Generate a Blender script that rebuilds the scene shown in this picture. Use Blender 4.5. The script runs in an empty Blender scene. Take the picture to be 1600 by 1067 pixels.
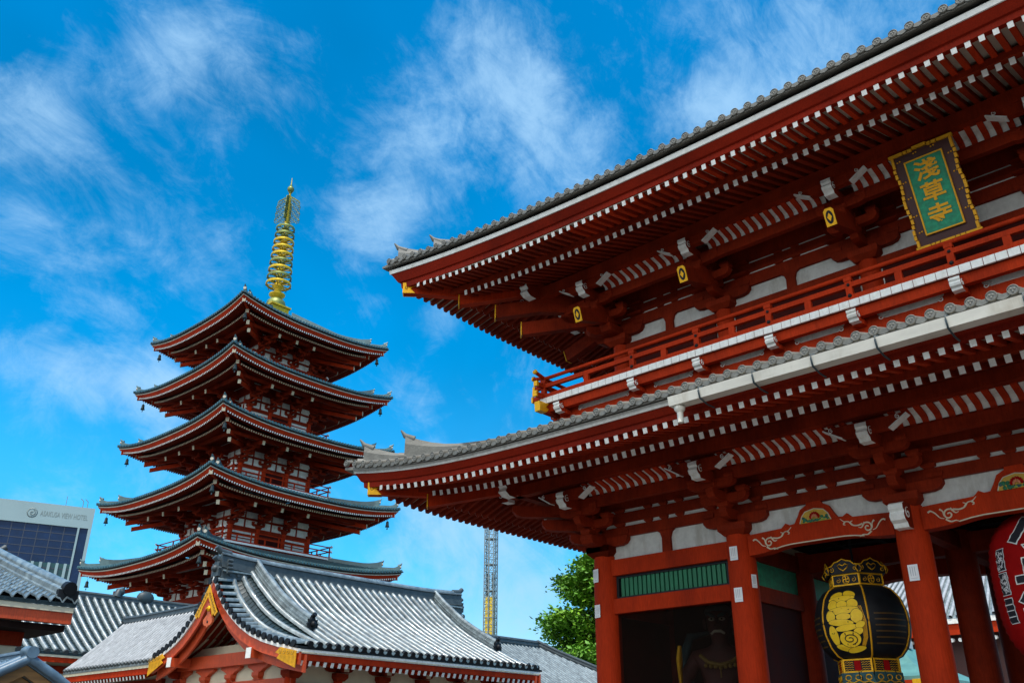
import bpy, bmesh, math, random
from math import sin, cos, pi, radians, sqrt
from mathutils import Vector, Matrix

random.seed(7)
S = bpy.context.scene
COL = S.collection

# ------------------------------------------------------------------ camera
YAW, PITCH, ROLL = 2.3157, 0.4347, 0.0040
cF = Vector((cos(YAW), sin(YAW), 0)); cR = Vector((sin(YAW), -cos(YAW), 0)); cU = Vector((0, 0, 1))
fw = cF * cos(PITCH) + cU * sin(PITCH); up = cU * cos(PITCH) - cF * sin(PITCH)
rt = cR * cos(ROLL) + up * sin(ROLL); up2 = up * cos(ROLL) - cR * sin(ROLL)
cam = bpy.data.cameras.new('camera'); camo = bpy.data.objects.new('camera', cam); COL.objects.link(camo)
cam.sensor_width = 36.0; cam.lens = 36.0 * 1387.05 / 1600.0
cam.clip_start = 0.1; cam.clip_end = 20000
CAM = Vector((3.9028, -19.3567, 1.6))
M = Matrix((rt, up2, -fw)).transposed().to_4x4(); M.translation = CAM
camo.matrix_world = M
S.camera = camo
S.render.resolution_x = 1024; S.render.resolution_y = 682


def pdir(x, y):
    """direction of a sight line of the photograph (1600 x 1067)"""
    return (fw + rt * ((x - 800) / 1387.05) + up2 * ((533.5 - y) / 1387.05)).normalized()


# ------------------------------------------------------------------ light
SUN_EL, SUN_AZ = radians(70), radians(-55)      # azimuth counted from +x
sd = Vector((cos(SUN_EL) * cos(SUN_AZ), cos(SUN_EL) * sin(SUN_AZ), sin(SUN_EL)))
sl = bpy.data.lights.new('sun', 'SUN'); sl.energy = 2.6; sl.angle = radians(0.6); sl.color = (1, .95, .86)
so = bpy.data.objects.new('sun', sl); COL.objects.link(so)
so.rotation_euler = sd.to_track_quat('Z', 'Y').to_euler()
so.location = (0, 0, 120)

W = bpy.data.worlds.new('World'); S.world = W; W.use_nodes = True
nt = W.node_tree; N = nt.nodes; L = nt.links
for n in list(N): N.remove(n)
out = N.new('ShaderNodeOutputWorld'); bg = N.new('ShaderNodeBackground')
bg.inputs[1].default_value = 0.13
sky = N.new('ShaderNodeTexSky'); sky.sky_type = 'NISHITA'; sky.sun_disc = False
sky.sun_elevation = SUN_EL; sky.sun_rotation = pi / 2 - SUN_AZ
sky.air_density = 1.0; sky.dust_density = 0.4; sky.ozone_density = 1.5
hs = N.new('ShaderNodeHueSaturation'); hs.inputs['Hue'].default_value = 0.490; hs.inputs['Saturation'].default_value = 1.85
hs.inputs['Value'].default_value = 1.16
L.new(sky.outputs[0], hs.inputs['Color'])
tc = N.new('ShaderNodeTexCoord')


def wmath(op, a, b=None, clamp=False):
    n = N.new('ShaderNodeMath'); n.operation = op; n.use_clamp = clamp
    for i, x in enumerate((a, b)):
        if x is None: continue
        if isinstance(x, (int, float)): n.inputs[i].default_value = x
        else: L.new(x, n.inputs[i])
    return n.outputs[0]


def wnoise(scale, detail, rough, dist, stretch=None):
    n = N.new('ShaderNodeTexNoise'); n.inputs['Scale'].default_value = scale
    n.inputs['Detail'].default_value = detail; n.inputs['Roughness'].default_value = rough
    n.inputs['Distortion'].default_value = dist
    mp = N.new('ShaderNodeMapping'); L.new(tc.outputs['Generated'], mp.inputs[0])
    if stretch: mp.inputs['Rotation'].default_value = stretch[0]; mp.inputs['Scale'].default_value = stretch[1]
    L.new(mp.outputs[0], n.inputs['Vector'])
    return n.outputs['Fac']


# cloud banks: direction in the sky (given by sight line), angular radius, density
BANKS = [(15, 190, 130, .55), (50, 350, 80, .38), (300, 40, 130, .28), (230, 120, 75, .25), (480, 70, 70, .35), (450, 150, 50, .3),
         (745, 105, 140, .58), (650, 260, 125, .56), (570, 370, 95, .75), (820, 200, 120, .5), (900, 240, 110, .5),
         (1190, 90, 170, .6), (1090, 180, 110, .45), (1350, -20, 120, .35), (55, 560, 80, .68), (150, 592, 70, .62), (240, 600, 60, .6),
         (130, 450, 70, .42), (190, 510, 60, .4), (690, 500, 70, .5), (590, 470, 40, .35), (640, 620, 60, .35), (700, 770, 130, .75), (660, 880, 130, .55),
         (820, 900, 150, .75), (120, 720, 170, .22), (60, 790, 60, .3), (280, 640, 70, .5), (190, 850, 160, .4), (520, 300, 60, .2),
         (440, 900, 250, .35)]
tot = None
wob = wnoise(5.0, 6, .6, .6)
for (px, py, r, a) in BANKS:
    d = pdir(px, py)
    vm = N.new('ShaderNodeVectorMath'); vm.operation = 'DISTANCE'
    L.new(tc.outputs['Generated'], vm.inputs[0]); vm.inputs[1].default_value = d
    rr = r / 1387.05
    dist = wmath('ADD', vm.outputs['Value'], wmath('MULTIPLY', wmath('SUBTRACT', wob, .5), rr * 1.6))
    mr = N.new('ShaderNodeMapRange'); mr.interpolation_type = 'SMOOTHERSTEP'
    L.new(dist, mr.inputs['Value'])
    mr.inputs['From Min'].default_value = rr * 1.25; mr.inputs['From Max'].default_value = 0
    mr.inputs['To Min'].default_value = 0; mr.inputs['To Max'].default_value = a
    tot = mr.outputs[0] if tot is None else wmath('ADD', tot, mr.outputs[0])
strk = wnoise(7.0, 12, .66, .7, ((.3, .5, .9), (1.5, .65, 1.0)))
fine = wnoise(2.6, 12, .64, .8)
mott = wnoise(22.0, 10, .72, .6, ((.2, .4, .8), (1.3, .7, 1.0)))
# uneven blue
vr = N.new('ShaderNodeMapRange'); L.new(wnoise(1.7, 4, .5, .8), vr.inputs['Value']); vr.inputs['From Min'].default_value = .32; vr.inputs['From Max'].default_value = .68
vr.inputs['To Min'].default_value = .96; vr.inputs['To Max'].default_value = 1.34; L.new(vr.outputs[0], hs.inputs['Value'])
# banks broken up by the turbulence, with small wisps between them
den = wmath('ADD', wmath('MULTIPLY', tot, 1.0), wmath('MULTIPLY', wmath('SUBTRACT', strk, .5), 2.0))
den = wmath('ADD', den, wmath('MULTIPLY', wmath('SUBTRACT', fine, .5), 1.5))
den = wmath('ADD', den, wmath('MULTIPLY', wmath('SUBTRACT', mott, .5), 1.15))
cmr = N.new('ShaderNodeMapRange'); cmr.interpolation_type = 'SMOOTHSTEP'; L.new(den, cmr.inputs['Value'])
cmr.inputs['From Min'].default_value = -.02; cmr.inputs['From Max'].default_value = 1.25
cmr.inputs['To Min'].default_value = 0; cmr.inputs['To Max'].default_value = .72
cm = cmr.outputs[0]
# paler towards the horizon
sx = N.new('ShaderNodeSeparateXYZ'); L.new(tc.outputs['Generated'], sx.inputs[0])
hz = N.new('ShaderNodeMapRange'); hz.interpolation_type = 'SMOOTHSTEP'; L.new(sx.outputs['Z'], hz.inputs['Value'])
hz.inputs['From Min'].default_value = 0.42; hz.inputs['From Max'].default_value = 0.0
hz.inputs['To Min'].default_value = 0; hz.inputs['To Max'].default_value = .3
cm = wmath('ADD', cm, wmath('MULTIPLY', wmath('SUBTRACT', 1.0, cm), hz.outputs[0]))
# SOUTHBANK: unseen bright cloud added behind the camera to light south faces
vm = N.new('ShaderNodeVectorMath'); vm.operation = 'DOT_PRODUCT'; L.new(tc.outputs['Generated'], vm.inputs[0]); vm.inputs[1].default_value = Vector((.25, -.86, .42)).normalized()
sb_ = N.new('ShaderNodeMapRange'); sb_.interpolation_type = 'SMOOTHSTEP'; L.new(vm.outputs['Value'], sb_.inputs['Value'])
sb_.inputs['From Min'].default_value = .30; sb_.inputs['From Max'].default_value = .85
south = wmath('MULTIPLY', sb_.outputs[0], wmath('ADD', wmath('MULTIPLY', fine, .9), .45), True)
mx = N.new('ShaderNodeMix'); mx.data_type = 'RGBA'
L.new(cm, mx.inputs['Factor']); L.new(hs.outputs[0], mx.inputs['A'])
mx.inputs['B'].default_value = (2.5, 4.1, 5.7, 1)
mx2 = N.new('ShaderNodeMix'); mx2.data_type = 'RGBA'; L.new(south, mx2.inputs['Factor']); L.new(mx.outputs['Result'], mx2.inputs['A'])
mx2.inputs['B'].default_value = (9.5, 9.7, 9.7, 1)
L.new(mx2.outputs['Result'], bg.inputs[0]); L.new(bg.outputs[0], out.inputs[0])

vs = S.view_settings
vs.view_transform = 'Standard'; vs.look = 'None'; vs.exposure = 0.55; vs.gamma = 1.0; vs.use_curve_mapping = False
S.cycles.max_bounces = 8; S.cycles.diffuse_bounces = 4; S.cycles.glossy_bounces = 3
S.cycles.use_denoising = True


# ------------------------------------------------------------------ materials
def mat(name, col, rough=.6, var=.18, scale=3.0, bump=0.0, bscale=30, metal=0.0, spec=.5, dirt=None, coat=0, streak=None, grain=0):
    m = bpy.data.materials.new(name); m.use_nodes = True
    t = m.node_tree; n = t.nodes; l = t.links
    p = n['Principled BSDF']
    p.inputs['Roughness'].default_value = rough; p.inputs['Metallic'].default_value = metal
    p.inputs['Specular IOR Level'].default_value = spec
    if coat: p.inputs['Coat Weight'].default_value = coat
    c = n.new('ShaderNodeTexCoord')
    def noise(sc, det=5, ro=.6, st=None):
        x = n.new('ShaderNodeTexNoise'); x.inputs['Scale'].default_value = sc; x.inputs['Detail'].default_value = det
        x.inputs['Roughness'].default_value = ro
        if st:
            mp = n.new('ShaderNodeMapping'); mp.inputs['Scale'].default_value = st
            l.new(c.outputs['Object'], mp.inputs[0]); l.new(mp.outputs[0], x.inputs['Vector'])
        else: l.new(c.outputs['Object'], x.inputs['Vector'])
        return x
    nz = noise(scale, st=streak)
    rp = n.new('ShaderNodeValToRGB'); l.new(nz.outputs['Fac'], rp.inputs[0])
    rp.color_ramp.elements[0].position = .28; rp.color_ramp.elements[1].position = .72
    lo = tuple(max(0, x * (1 - var)) for x in col) + (1,); hi = tuple(min(1, x * (1 + var)) for x in col) + (1,)
    rp.color_ramp.elements[0].color = lo; rp.color_ramp.elements[1].color = hi
    colout = rp.outputs[0]
    if dirt:
        dz = noise(scale * .45, 8, .7, st=(1, 1, .25)); r2 = n.new('ShaderNodeValToRGB'); l.new(dz.outputs['Fac'], r2.inputs[0])
        r2.color_ramp.elements[0].position = .52; r2.color_ramp.elements[1].position = .72
        r2.color_ramp.elements[1].color = (dirt[3],) * 3 + (1,); r2.color_ramp.elements[0].color = (0, 0, 0, 1)
        mm = n.new('ShaderNodeMix'); mm.data_type = 'RGBA'; l.new(r2.outputs[0], mm.inputs['Factor'])
        l.new(colout, mm.inputs['A']); mm.inputs['B'].default_value = tuple(dirt[:3]) + (1,); colout = mm.outputs['Result']
    if grain:
        gz_ = noise(34, 6, .75, st=(1, 1, .12)); gm = n.new('ShaderNodeMapRange'); l.new(gz_.outputs['Fac'], gm.inputs['Value'])
        gm.inputs['From Min'].default_value = .3; gm.inputs['From Max'].default_value = .7; gm.inputs['To Min'].default_value = 1 - grain; gm.inputs['To Max'].default_value = 1 + grain * .6
        vm_ = n.new('ShaderNodeVectorMath'); vm_.operation = 'SCALE'; l.new(colout, vm_.inputs[0]); l.new(gm.outputs[0], vm_.inputs['Scale']); colout = vm_.outputs[0]
    l.new(colout, p.inputs['Base Color'])
    rr = n.new('ShaderNodeMapRange'); l.new(nz.outputs['Fac'], rr.inputs['Value'])
    rr.inputs['To Min'].default_value = max(.03, rough - .12); rr.inputs['To Max'].default_value = min(1, rough + .12)
    l.new(rr.outputs[0], p.inputs['Roughness'])
    if bump:
        bz = noise(bscale, 4); b = n.new('ShaderNodeBump'); b.inputs['Strength'].default_value = bump; b.inputs['Distance'].default_value = .02
        l.new(bz.outputs['Fac'], b.inputs['Height']); l.new(b.outputs[0], p.inputs['Normal'])
    return m


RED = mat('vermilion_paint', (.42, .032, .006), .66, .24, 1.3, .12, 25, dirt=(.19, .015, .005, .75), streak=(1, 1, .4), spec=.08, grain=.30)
RED3 = mat('eave_shade_vermilion', (.27, .018, .006), .66, .26, 1.0, .1, 25, dirt=(.13, .011, .005, .7), streak=(.4, 1, 1), spec=.08, grain=.30)  # mid vermilion, the shade on the eave boards put into its colour
RED2 = mat('shaded_vermilion_paint', (.235, .022, .006), .65, .3, 1.6, .12, 25, dirt=(.085, .009, .005, .8), spec=.07, grain=.30)  # vermilion darkened for the shade on brackets, rafters and inner columns
ORANGE = mat('orange_vermilion_paint', (.58, .075, .018), .5, .14, 1.5, .05, 20, grain=.30)
WHITE = mat('white_paint', (.84, .85, .82), .65, .12, 9, dirt=(.52, .49, .40, .6))
PLASTER = mat('lime_plaster', (.66, .68, .65), .88, .14, 5.0, .3, 45, dirt=(.36, .34, .28, .7))
CREAM = mat('cream_plaster', (.62, .57, .42), .85, .08, 2.5)
BOARD = mat('pale_soffit_board', (.46, .43, .36), .8, .15, 2.0)
TILE = mat('weathered_roof_tile', (.17, .165, .145), .55, .3, 2.2, .25, 40, dirt=(.13, .13, .11, .6))
TILEE = mat('tile_end_disc', (.13, .135, .125), .6, .25, 6, .5, 22)
TILED = mat('glazed_grey_roof_tile', (.17, .215, .23), .34, .60, 3.0, .25, 30, spec=.9, coat=.35)
TILEP = mat('pan_tile', (.010, .026, .030), .4, .4, 5.0, .2, 30, spec=.6)
RIDGE = mat('ridge_tile', (.055, .072, .08), .5, .35, 3.0, .3, 25)
PTILE = mat('pagoda_roof_tile', (.06, .125, .14), .35, .35, 2.0, .1, 20, metal=.15)
PTILED = mat('pagoda_pan_tile', (.055, .085, .09), .45, .3, 2.0)
GOLD = mat('gilt_metal', (.86, .44, .012), .40, .18, 8, .3, 40, metal=.35, spec=.3)
GOLDP = mat('gold_leaf_paint', (.78, .38, .012), .5, .16, 9, .2, 50, metal=.15, spec=.3)
BLACK = mat('black_lacquer', (.010, .012, .015), .5, .3, 4, spec=.25)
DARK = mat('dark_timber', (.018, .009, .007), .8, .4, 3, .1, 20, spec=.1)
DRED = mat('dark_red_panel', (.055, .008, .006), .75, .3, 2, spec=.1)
GREEN = mat('green_lattice_paint', (.012, .17, .075), .55, .18, 4)
GREENP = mat('verdigris_panel', (.012, .27, .14), .6, .35, 9, .3, 60)
TEAL = mat('copper_green_roof', (.10, .26, .23), .55, .2, 2)
GUT = mat('gutter_enamel', (.72, .70, .62), .4, .12, 2.2, dirt=(.40, .34, .24, .75), streak=(.6, 1, 3))
STEEL = mat('painted_steel', (.17, .23, .25), .45, .15, 3)
YEL = mat('yellow_steel', (.85, .60, .02), .45, .12, 3)
STRAP = mat('dark_strap', (.03, .05, .06), .5, .2, 5)
COPPER = mat('aged_copper', (.03, .055, .06), .5, .4, 6)
SPIRE = mat('dull_spire_gilt', (.58, .40, .02), .45, .25, 4, metal=.3, spec=.3)
BRONZE = mat('verdigris_gilt', (.20, .24, .07), .45, .45, 3, metal=.5)
WOOD = mat('bare_timber', (.26, .13, .04), .65, .35, 2.5, .2, 18, streak=(5, .6, 5))
PAPER = mat('paper_slip', (.80, .82, .83), .7, .05, 5)
INK = mat('grey_ink', (.42, .44, .50), .7, .1, 5)
LRED = mat('lantern_paper', (.33, .006, .006), .75, .2, 3, .1, 15, spec=.06)
STONE = mat('stone_paving', (.115, .105, .092), .8, .15, .6, .1, 8)
SKIN_R = mat('faded_red_figure', (.085, .018, .014), .65, .3, 5)
CLOTHB = mat('blue_green_cloth', (.02, .08, .09), .7, .4, 5)
CLOTHG = mat('dark_figured_cloth', (.055, .055, .05), .7, .5, 7)


# ------------------------------------------------------------------ mesh helpers
class MB:
    def __init__(s): s.v = []; s.f = []; s.m = []; s.sm = []
    def add(s, vs, fs, m=0, smooth=False):
        o = len(s.v); s.v += [tuple(v) for v in vs]
        s.f += [tuple(i + o for i in f) for f in fs]; s.m += [m] * len(fs); s.sm += [smooth] * len(fs)
    def box(s, x0, x1, y0, y1, z0, z1, m=0):
        s.add([(x0, y0, z0), (x1, y0, z0), (x1, y1, z0), (x0, y1, z0), (x0, y0, z1), (x1, y0, z1), (x1, y1, z1), (x0, y1, z1)],
              [(0, 3, 2, 1), (4, 5, 6, 7), (0, 1, 5, 4), (1, 2, 6, 5), (2, 3, 7, 6), (3, 0, 4, 7)], m)
    def bar(s, p, q, w, h, m=0, upv=(0, 0, 1), w2=None, h2=None):
        p = Vector(p); q = Vector(q); d = (q - p).normalized(); u = Vector(upv)
        sd_ = d.cross(u)
        if sd_.length < 1e-4: sd_ = d.cross(Vector((1, 0, 0)))
        sd_.normalize(); u = sd_.cross(d).normalized()
        w2 = w if w2 is None else w2; h2 = h if h2 is None else h2
        vs = []
        for c, ww, hh in ((p, w, h), (q, w2, h2)):
            vs += [c - sd_ * ww / 2 - u * hh / 2, c + sd_ * ww / 2 - u * hh / 2, c + sd_ * ww / 2 + u * hh / 2, c - sd_ * ww / 2 + u * hh / 2]
        s.add(vs, [(0, 1, 2, 3), (7, 6, 5, 4), (0, 4, 5, 1), (1, 5, 6, 2), (2, 6, 7, 3), (3, 7, 4, 0)], m)
    def tube(s, pts, r, n=8, m=0, caps=True, smooth=True, upv=(0, 0, 1), a0=0.0, a1=2 * pi, mcap=None):
        """tube along a polyline; a0..a1 an arc of its round (from the 'up' side)"""
        pts = [Vector(p) for p in pts]; rings = []
        full = abs(a1 - a0 - 2 * pi) < 1e-6; k = n if full else n + 1
        for i, p in enumerate(pts):
            d = (pts[min(i + 1, len(pts) - 1)] - pts[max(i - 1, 0)]).normalized()
            u = Vector(upv); u = (u - d * u.dot(d))
            if u.length < 1e-4: u = Vector((1, 0, 0)) - d * d.x
            u.normalize(); sv = d.cross(u); rr = r[i] if isinstance(r, (list, tuple)) else r
            rings.append([p + (u * cos(a0 + (a1 - a0) * j / n) + sv * sin(a0 + (a1 - a0) * j / n)) * rr for j in range(k)])
        vs = [v for R_ in rings for v in R_]; fs = []
        for i in range(len(pts) - 1):
            for j in range(n):
                a = i * k + j; b = i * k + (j + 1) % k; fs.append((a, b, b + k, a + k))
        s.add(vs, fs, m, smooth)
        if caps:
            mc = m if mcap is None else mcap
            s.add(rings[0], [tuple(reversed(range(k)))], mc); s.add(rings[-1], [tuple(range(k))], mc)
    def cyl(s, p, q, r0, r1=None, n=16, m=0, caps=True, mcap=None):
        s.tube([p, q], [r0, r0 if r1 is None else r1], n, m, caps, mcap=mcap)
    def lathe(s, prof, c=(0, 0, 0), n=24, m=0, smooth=True, ax=None):
        vs = []; k = len(prof)
        for j in range(n):
            a = 2 * pi * j / n
            for (r, z) in prof: vs.append((c[0] + r * cos(a), c[1] + r * sin(a), c[2] + z))
        fs = []
        for j in range(n):
            for i in range(k - 1):
                a = j * k + i; b = ((j + 1) % n) * k + i; fs.append((a, b, b + 1, a + 1))
        s.add(vs, fs, m, smooth)
    def prism(s, poly, o, ux, uy, d, m=0, mside=None):
        o = Vector(o); ux = Vector(ux); uy = Vector(uy); d = Vector(d); n = len(poly)
        A = [o + ux * a + uy * b for a, b in poly]; B = [p + d for p in A]
        s.add(A + B, [tuple(range(n)), tuple(reversed(range(n, 2 * n)))], m)
        s.add(A + B, [(i, i + n, (i + 1) % n + n, (i + 1) % n) for i in range(n)], m if mside is None else mside)
    def loft(s, rings, m=0, closed=True, caps=True, smooth=False):
        k = len(rings[0]); vs = [v for R_ in rings for v in R_]; fs = []
        for i in range(len(rings) - 1):
            for j in range(k if closed else k - 1):
                a = i * k + j; b = i * k + (j + 1) % k; fs.append((a, b, b + k, a + k))
        s.add(vs, fs, m, smooth)
        if caps and closed:
            s.add(rings[0], [tuple(reversed(range(k)))], m); s.add(rings[-1], [tuple(range(k))], m)
    def ball(s, c, r, m=0, n=12, sq=(1, 1, 1)):
        vs = []; fs = []; h = n // 2
        for i in range(h + 1):
            t = pi * i / h
            for j in range(n): vs.append((c[0] + r * sq[0] * sin(t) * cos(2 * pi * j / n), c[1] + r * sq[1] * sin(t) * sin(2 * pi * j / n), c[2] + r * sq[2] * cos(t)))
        for i in range(h):
            for j in range(n): fs.append((i * n + j, (i + 1) * n + j, (i + 1) * n + (j + 1) % n, i * n + (j + 1) % n))
        s.add(vs, fs, m, True)
    def xf(s, fn):
        s.v = [tuple(fn(*v)) for v in s.v]; return s
    def mesh(s, name, mats):
        me = bpy.data.meshes.new(name); me.from_pydata(s.v, [], s.f)
        for x in mats: me.materials.append(x)
        me.polygons.foreach_set('material_index', s.m); me.polygons.foreach_set('use_smooth', s.sm)
        bm = bmesh.new(); bm.from_mesh(me); bmesh.ops.recalc_face_normals(bm, faces=bm.faces); bm.to_mesh(me); bm.free()
        me.update(); return me
    def build(s, name, mats, parent=None, **kw):
        if not s.v: return None
        o = bpy.data.objects.new(name, s.mesh(name, mats)); COL.objects.link(o)
        if parent: o.parent = parent
        for k, v in kw.items(): o[k] = v
        return o


def thing(name, loc, label, cat, group=None, rz=0.0):
    o = bpy.data.objects.new(name, None); COL.objects.link(o); o.location = loc; o.rotation_euler = (0, 0, rz)
    o.empty_display_size = .3
    o['label'] = label; o['category'] = cat
    if group: o['group'] = group
    return o


def inst(src, parent, fn=None, loc=None, rz=0.0, **kw):
    """a copy of an object (sharing its mesh)"""
    c = src.copy(); COL.objects.link(c); c.parent = parent
    if loc is not None: c.location = loc
    c.rotation_euler = (0, 0, rz)
    for k, v in kw.items(): c[k] = v
    return c


def glyphs(text, size, bold=0.0, res=3):
    """outline of a line of text as a flat triangulated mesh: list of verts (x, y) and faces"""
    cu = bpy.data.curves.new('txt', 'FONT'); cu.body = text; cu.size = size; cu.offset = bold; cu.resolution_u = res
    cu.align_x = 'CENTER'; cu.align_y = 'CENTER'; cu.fill_mode = 'FRONT'; cu.dimensions = '2D'
    o = bpy.data.objects.new('txt', cu); COL.objects.link(o)
    dg = bpy.context.evaluated_depsgraph_get(); e = o.evaluated_get(dg); me = e.to_mesh()
    vs = [(v.co.x, v.co.y) for v in me.vertices]; fs = [tuple(p.vertices) for p in me.polygons]
    e.to_mesh_clear(); bpy.data.objects.remove(o); bpy.data.curves.remove(cu)
    return vs, fs


def spiral(mb, c, ux, uy, r, turns, w, m=0, a0=0.0, sgn=1, n=26, tail=None):
    """carved curl: a thin raised spiral band in the plane ux, uy around c"""
    c = Vector(c); ux = Vector(ux); uy = Vector(uy); pts = []
    for i in range(n + 1):
        t = i / n; a = a0 + sgn * turns * 2 * pi * t; rr = r * (.16 + .84 * t)
        pts.append(c + ux * rr * cos(a) + uy * rr * sin(a))
    if tail: pts += [c + ux * a + uy * b for a, b in tail]
    k = len(pts)
    mb.tube(pts, [w * (.75 + .25 * i / k) if i < k - 3 else w * .6 for i in range(k)], 5, m, True, True, upv=ux.cross(uy))


def curve(pts, n=6):
    """Catmull-Rom curve through the points"""
    P = [Vector(p) for p in pts]; P = [P[0] * 2 - P[1]] + P + [P[-1] * 2 - P[-2]]; out_ = []
    for i in range(1, len(P) - 2):
        for j in range(n):
            t = j / n; a, b, c, d = P[i - 1:i + 3]
            out_.append((b * 2 + (c - a) * t + (a * 2 - b * 5 + c * 4 - d) * t * t + (b * 3 - a - c * 3 + d) * t ** 3) * .5)
    return out_ + [P[-2]]


# side frames of a four-sided roof: u along the eave, v outwards
def SK(k):
    return [lambda u, v, z: (u, -v, z), lambda u, v, z: (v, u, z), lambda u, v, z: (-u, v, z), lambda u, v, z: (-v, -u, z)][k]


def srange(n, dense=True):
    o = []
    for i in range(n + 1):
        t = -1 + 2 * i / n
        o.append((1 - (1 - abs(t)) ** 1.5) * (1 if t > 0 else -1) if dense else t)
    return o


def eave(mb, U, V, sec, p=5, do=0.0, n=40, m=0, s0=-1, s1=1):
    """sweep a closed section [(o, z, lift)] round one side, mitred at the corners"""
    rings = []
    for s in srange(n):
        if s < s0 or s > s1: continue
        g = abs(s) ** 6 * do
        rings.append([(s * (U + o + g), V + o + g, z + l * abs(s) ** p) for o, z, l in sec])
    mb.loft(rings, m)


def prof(P, o):
    """roof height from a profile [(o, z)] sorted from eave inwards"""
    for (a, za), (b, zb) in zip(P, P[1:]):
        if o >= b: return za + (zb - za) * (a - o) / (a - b)
    return P[-1][1]


def tilerows(mb, U, V, P, pitch, r, Lf, p, do, m=0, md=1, n=6, disc=True, pan=None, clip=None, jog=None, wexp=1.2):
    oe = P[0][0]; oi = P[-1][0]; of = oe
    k = int((U + oe + do) / pitch)
    for i in range(-k, k + 1):
        u = i * pitch
        if abs(u) > U + oe + do - r: continue
        if clip and not clip(u): continue
        g = abs(u / (U + oe)) ** 6 * do
        o0 = oe + g; o1 = max(oi, abs(u) - U - .02)
        if o1 > o0 - .15: continue
        pts = []; nn = max(2, int((o0 - o1) / (jog or .9)))
        rad = []
        for j in range(nn + 1):
            o = o0 + (o1 - o0) * j / nn
            s = min(1.0, abs(u) / (U + o)); wgt = max(0, (o - oi) / (oe - oi)) ** wexp
            z = prof(P, o - g) + Lf * wgt * s ** p
            if jog and j:
                pts.append((u, V + o + .004, z + .012)); rad.append(r * 1.1)
            pts.append((u, V + o, z)); rad.append(r if jog and j else r)
        mb.tube(pts, rad, n, m, False, True, a0=-pi * .55, a1=pi * .55)
        if disc == 'plain':
            z = pts[0][2]; mb.cyl((u, V + o0 + .045, z), (u, V + o0 - .06, z), r * 1.18, None, 10, md)
        elif disc:
            z = pts[0][2]
            mb.cyl((u, V + o0 + .012, z), (u, V + o0 - .06, z), r * 1.18, None, 14, m)
            mb.tube([(u + r * 1.05 * cos(q * pi / 7), V + o0 + .012, z + r * 1.05 * sin(q * pi / 7)) for q in range(15)], r * .16, 4, m, False)
            mb.cyl((u, V + o0 + .016, z), (u, V + o0 + .013, z), r * .9, None, 12, md)
            for q in range(3):
                aa = q * 2.094 + .4; mb.ball((u + r * .38 * cos(aa), V + o0 + .018, z + r * .38 * sin(aa)), r * .27, m, 6, (1, .5, 1))


# ------------------------------------------------------------------ ground
g = MB(); g.add([(-9000, -9000, 0), (9000, -9000, 0), (9000, 9000, 0), (-9000, 9000, 0)], [(0, 1, 2, 3)])
g.build('ground', [STONE], kind='structure')

mat_yel = mat('ochre_paint', (.55, .33, .02), .5, .2, 6)
mat_lime = mat('leaf_paint', (.25, .36, .06), .5, .2, 6)
mat_pendant = mat('pendant_paint', (.62, .13, .04), .5, .15, 4)
mat_pale = mat('pale_sheen_tile', (.34, .36, .38), .35, .3, 3.0, .05, 14, spec=.6)  # pale colour carries the sun's sheen on the tiles
mat_btile = mat('blue_grey_tile', (.10, .17, .24), .4, .3, 4, .2, 20)
mat_bark = mat('bark', (.09, .06, .04), .9, .3, 6, .4, 20)
mat_leaf = mat('leaf_green', (.095, .26, .010), .6, .3, 2)
mat_leaf2 = mat('leaf_dark_green', (.075, .20, .008), .6, .3, 2)
mat_leaf3 = mat('leaf_light_green', (.17, .35, .012), .6, .3, 2)
mat_hotel = mat('hotel_cladding', (.27, .38, .40), .6, .06, .1)
mat_hglass = mat('hotel_dark_glass', (.008, .026, .075), .25, .3, .2, spec=.2)
mat_hglass2 = mat('hotel_green_glass', (.012, .06, .065), .15, .4, .3, spec=.4)
mat_hmull = mat('hotel_mullion', (.035, .045, .07), .5, .2, .3)
mat_hsign = mat('hotel_sign', (.19, .25, .25), .5, .1, 1)
mat_maroon = mat('maroon_lacquer', (.055, .010, .008), .5, .2, 2)
mat_faint = mat('faint_gilt_lettering', (.085, .045, .006), .5, .3, 10)
mat_ink = mat('black_ink', (.012, .014, .022), .7, .2, 6)
mat_net = mat('fine_dark_netting', (.012, .008, .006), .9, .2, 4, spec=.05)
_t = mat_net.node_tree; _tr = _t.nodes.new('ShaderNodeBsdfTransparent'); _mx = _t.nodes.new('ShaderNodeMixShader'); _mx.inputs[0].default_value = .34
_o = [x for x in _t.nodes if x.type == 'OUTPUT_MATERIAL'][0]; _t.links.new(_tr.outputs[0], _mx.inputs[1]); _t.links.new(_t.nodes['Principled BSDF'].outputs[0], _mx.inputs[2]); _t.links.new(_mx.outputs[0], _o.inputs[0])
mat_strip = mat('aged_cream_paint', (.38, .37, .30), .7, .15, 3)
mat_lgold = mat('bright_gold_lacquer', (.98, .60, .02), .5, .12, 8, .1, 50, metal=.0, spec=.35)
mat_dullgold = mat('dull_gold', (.28, .17, .02), .5, .3, 8)
mat_pink = mat('petal_paint', (.62, .22, .10), .5, .2, 6)
# ------------------------------------------------------------------ the gate
GX, GY = -0.3, 3.0
gate = thing('temple_gate', (GX, GY, 0), 'huge two-storey vermilion temple gate with grey tiled eaves, white rafter ends and a railed balcony', 'temple gate')
CO = [-10.2, -6.2, -2.2, 2.2, 6.2, 10.2]      # columns along the front
CS = [-3.0, 0.0, 3.0]                          # along the sides
UU, VV = 10.2, 3.0
camL = CAM - Vector((GX, GY, 0))


def inview(P, pad=40):
    d = Vector(P) - camL; z = d.dot(fw)
    if z < .5: return False
    x = 800 + 1387 * d.dot(rt) / z; y = 533 - 1387 * d.dot(up2) / z
    return -pad < x < 1600 + pad and -pad < y < 1067 + pad


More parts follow.
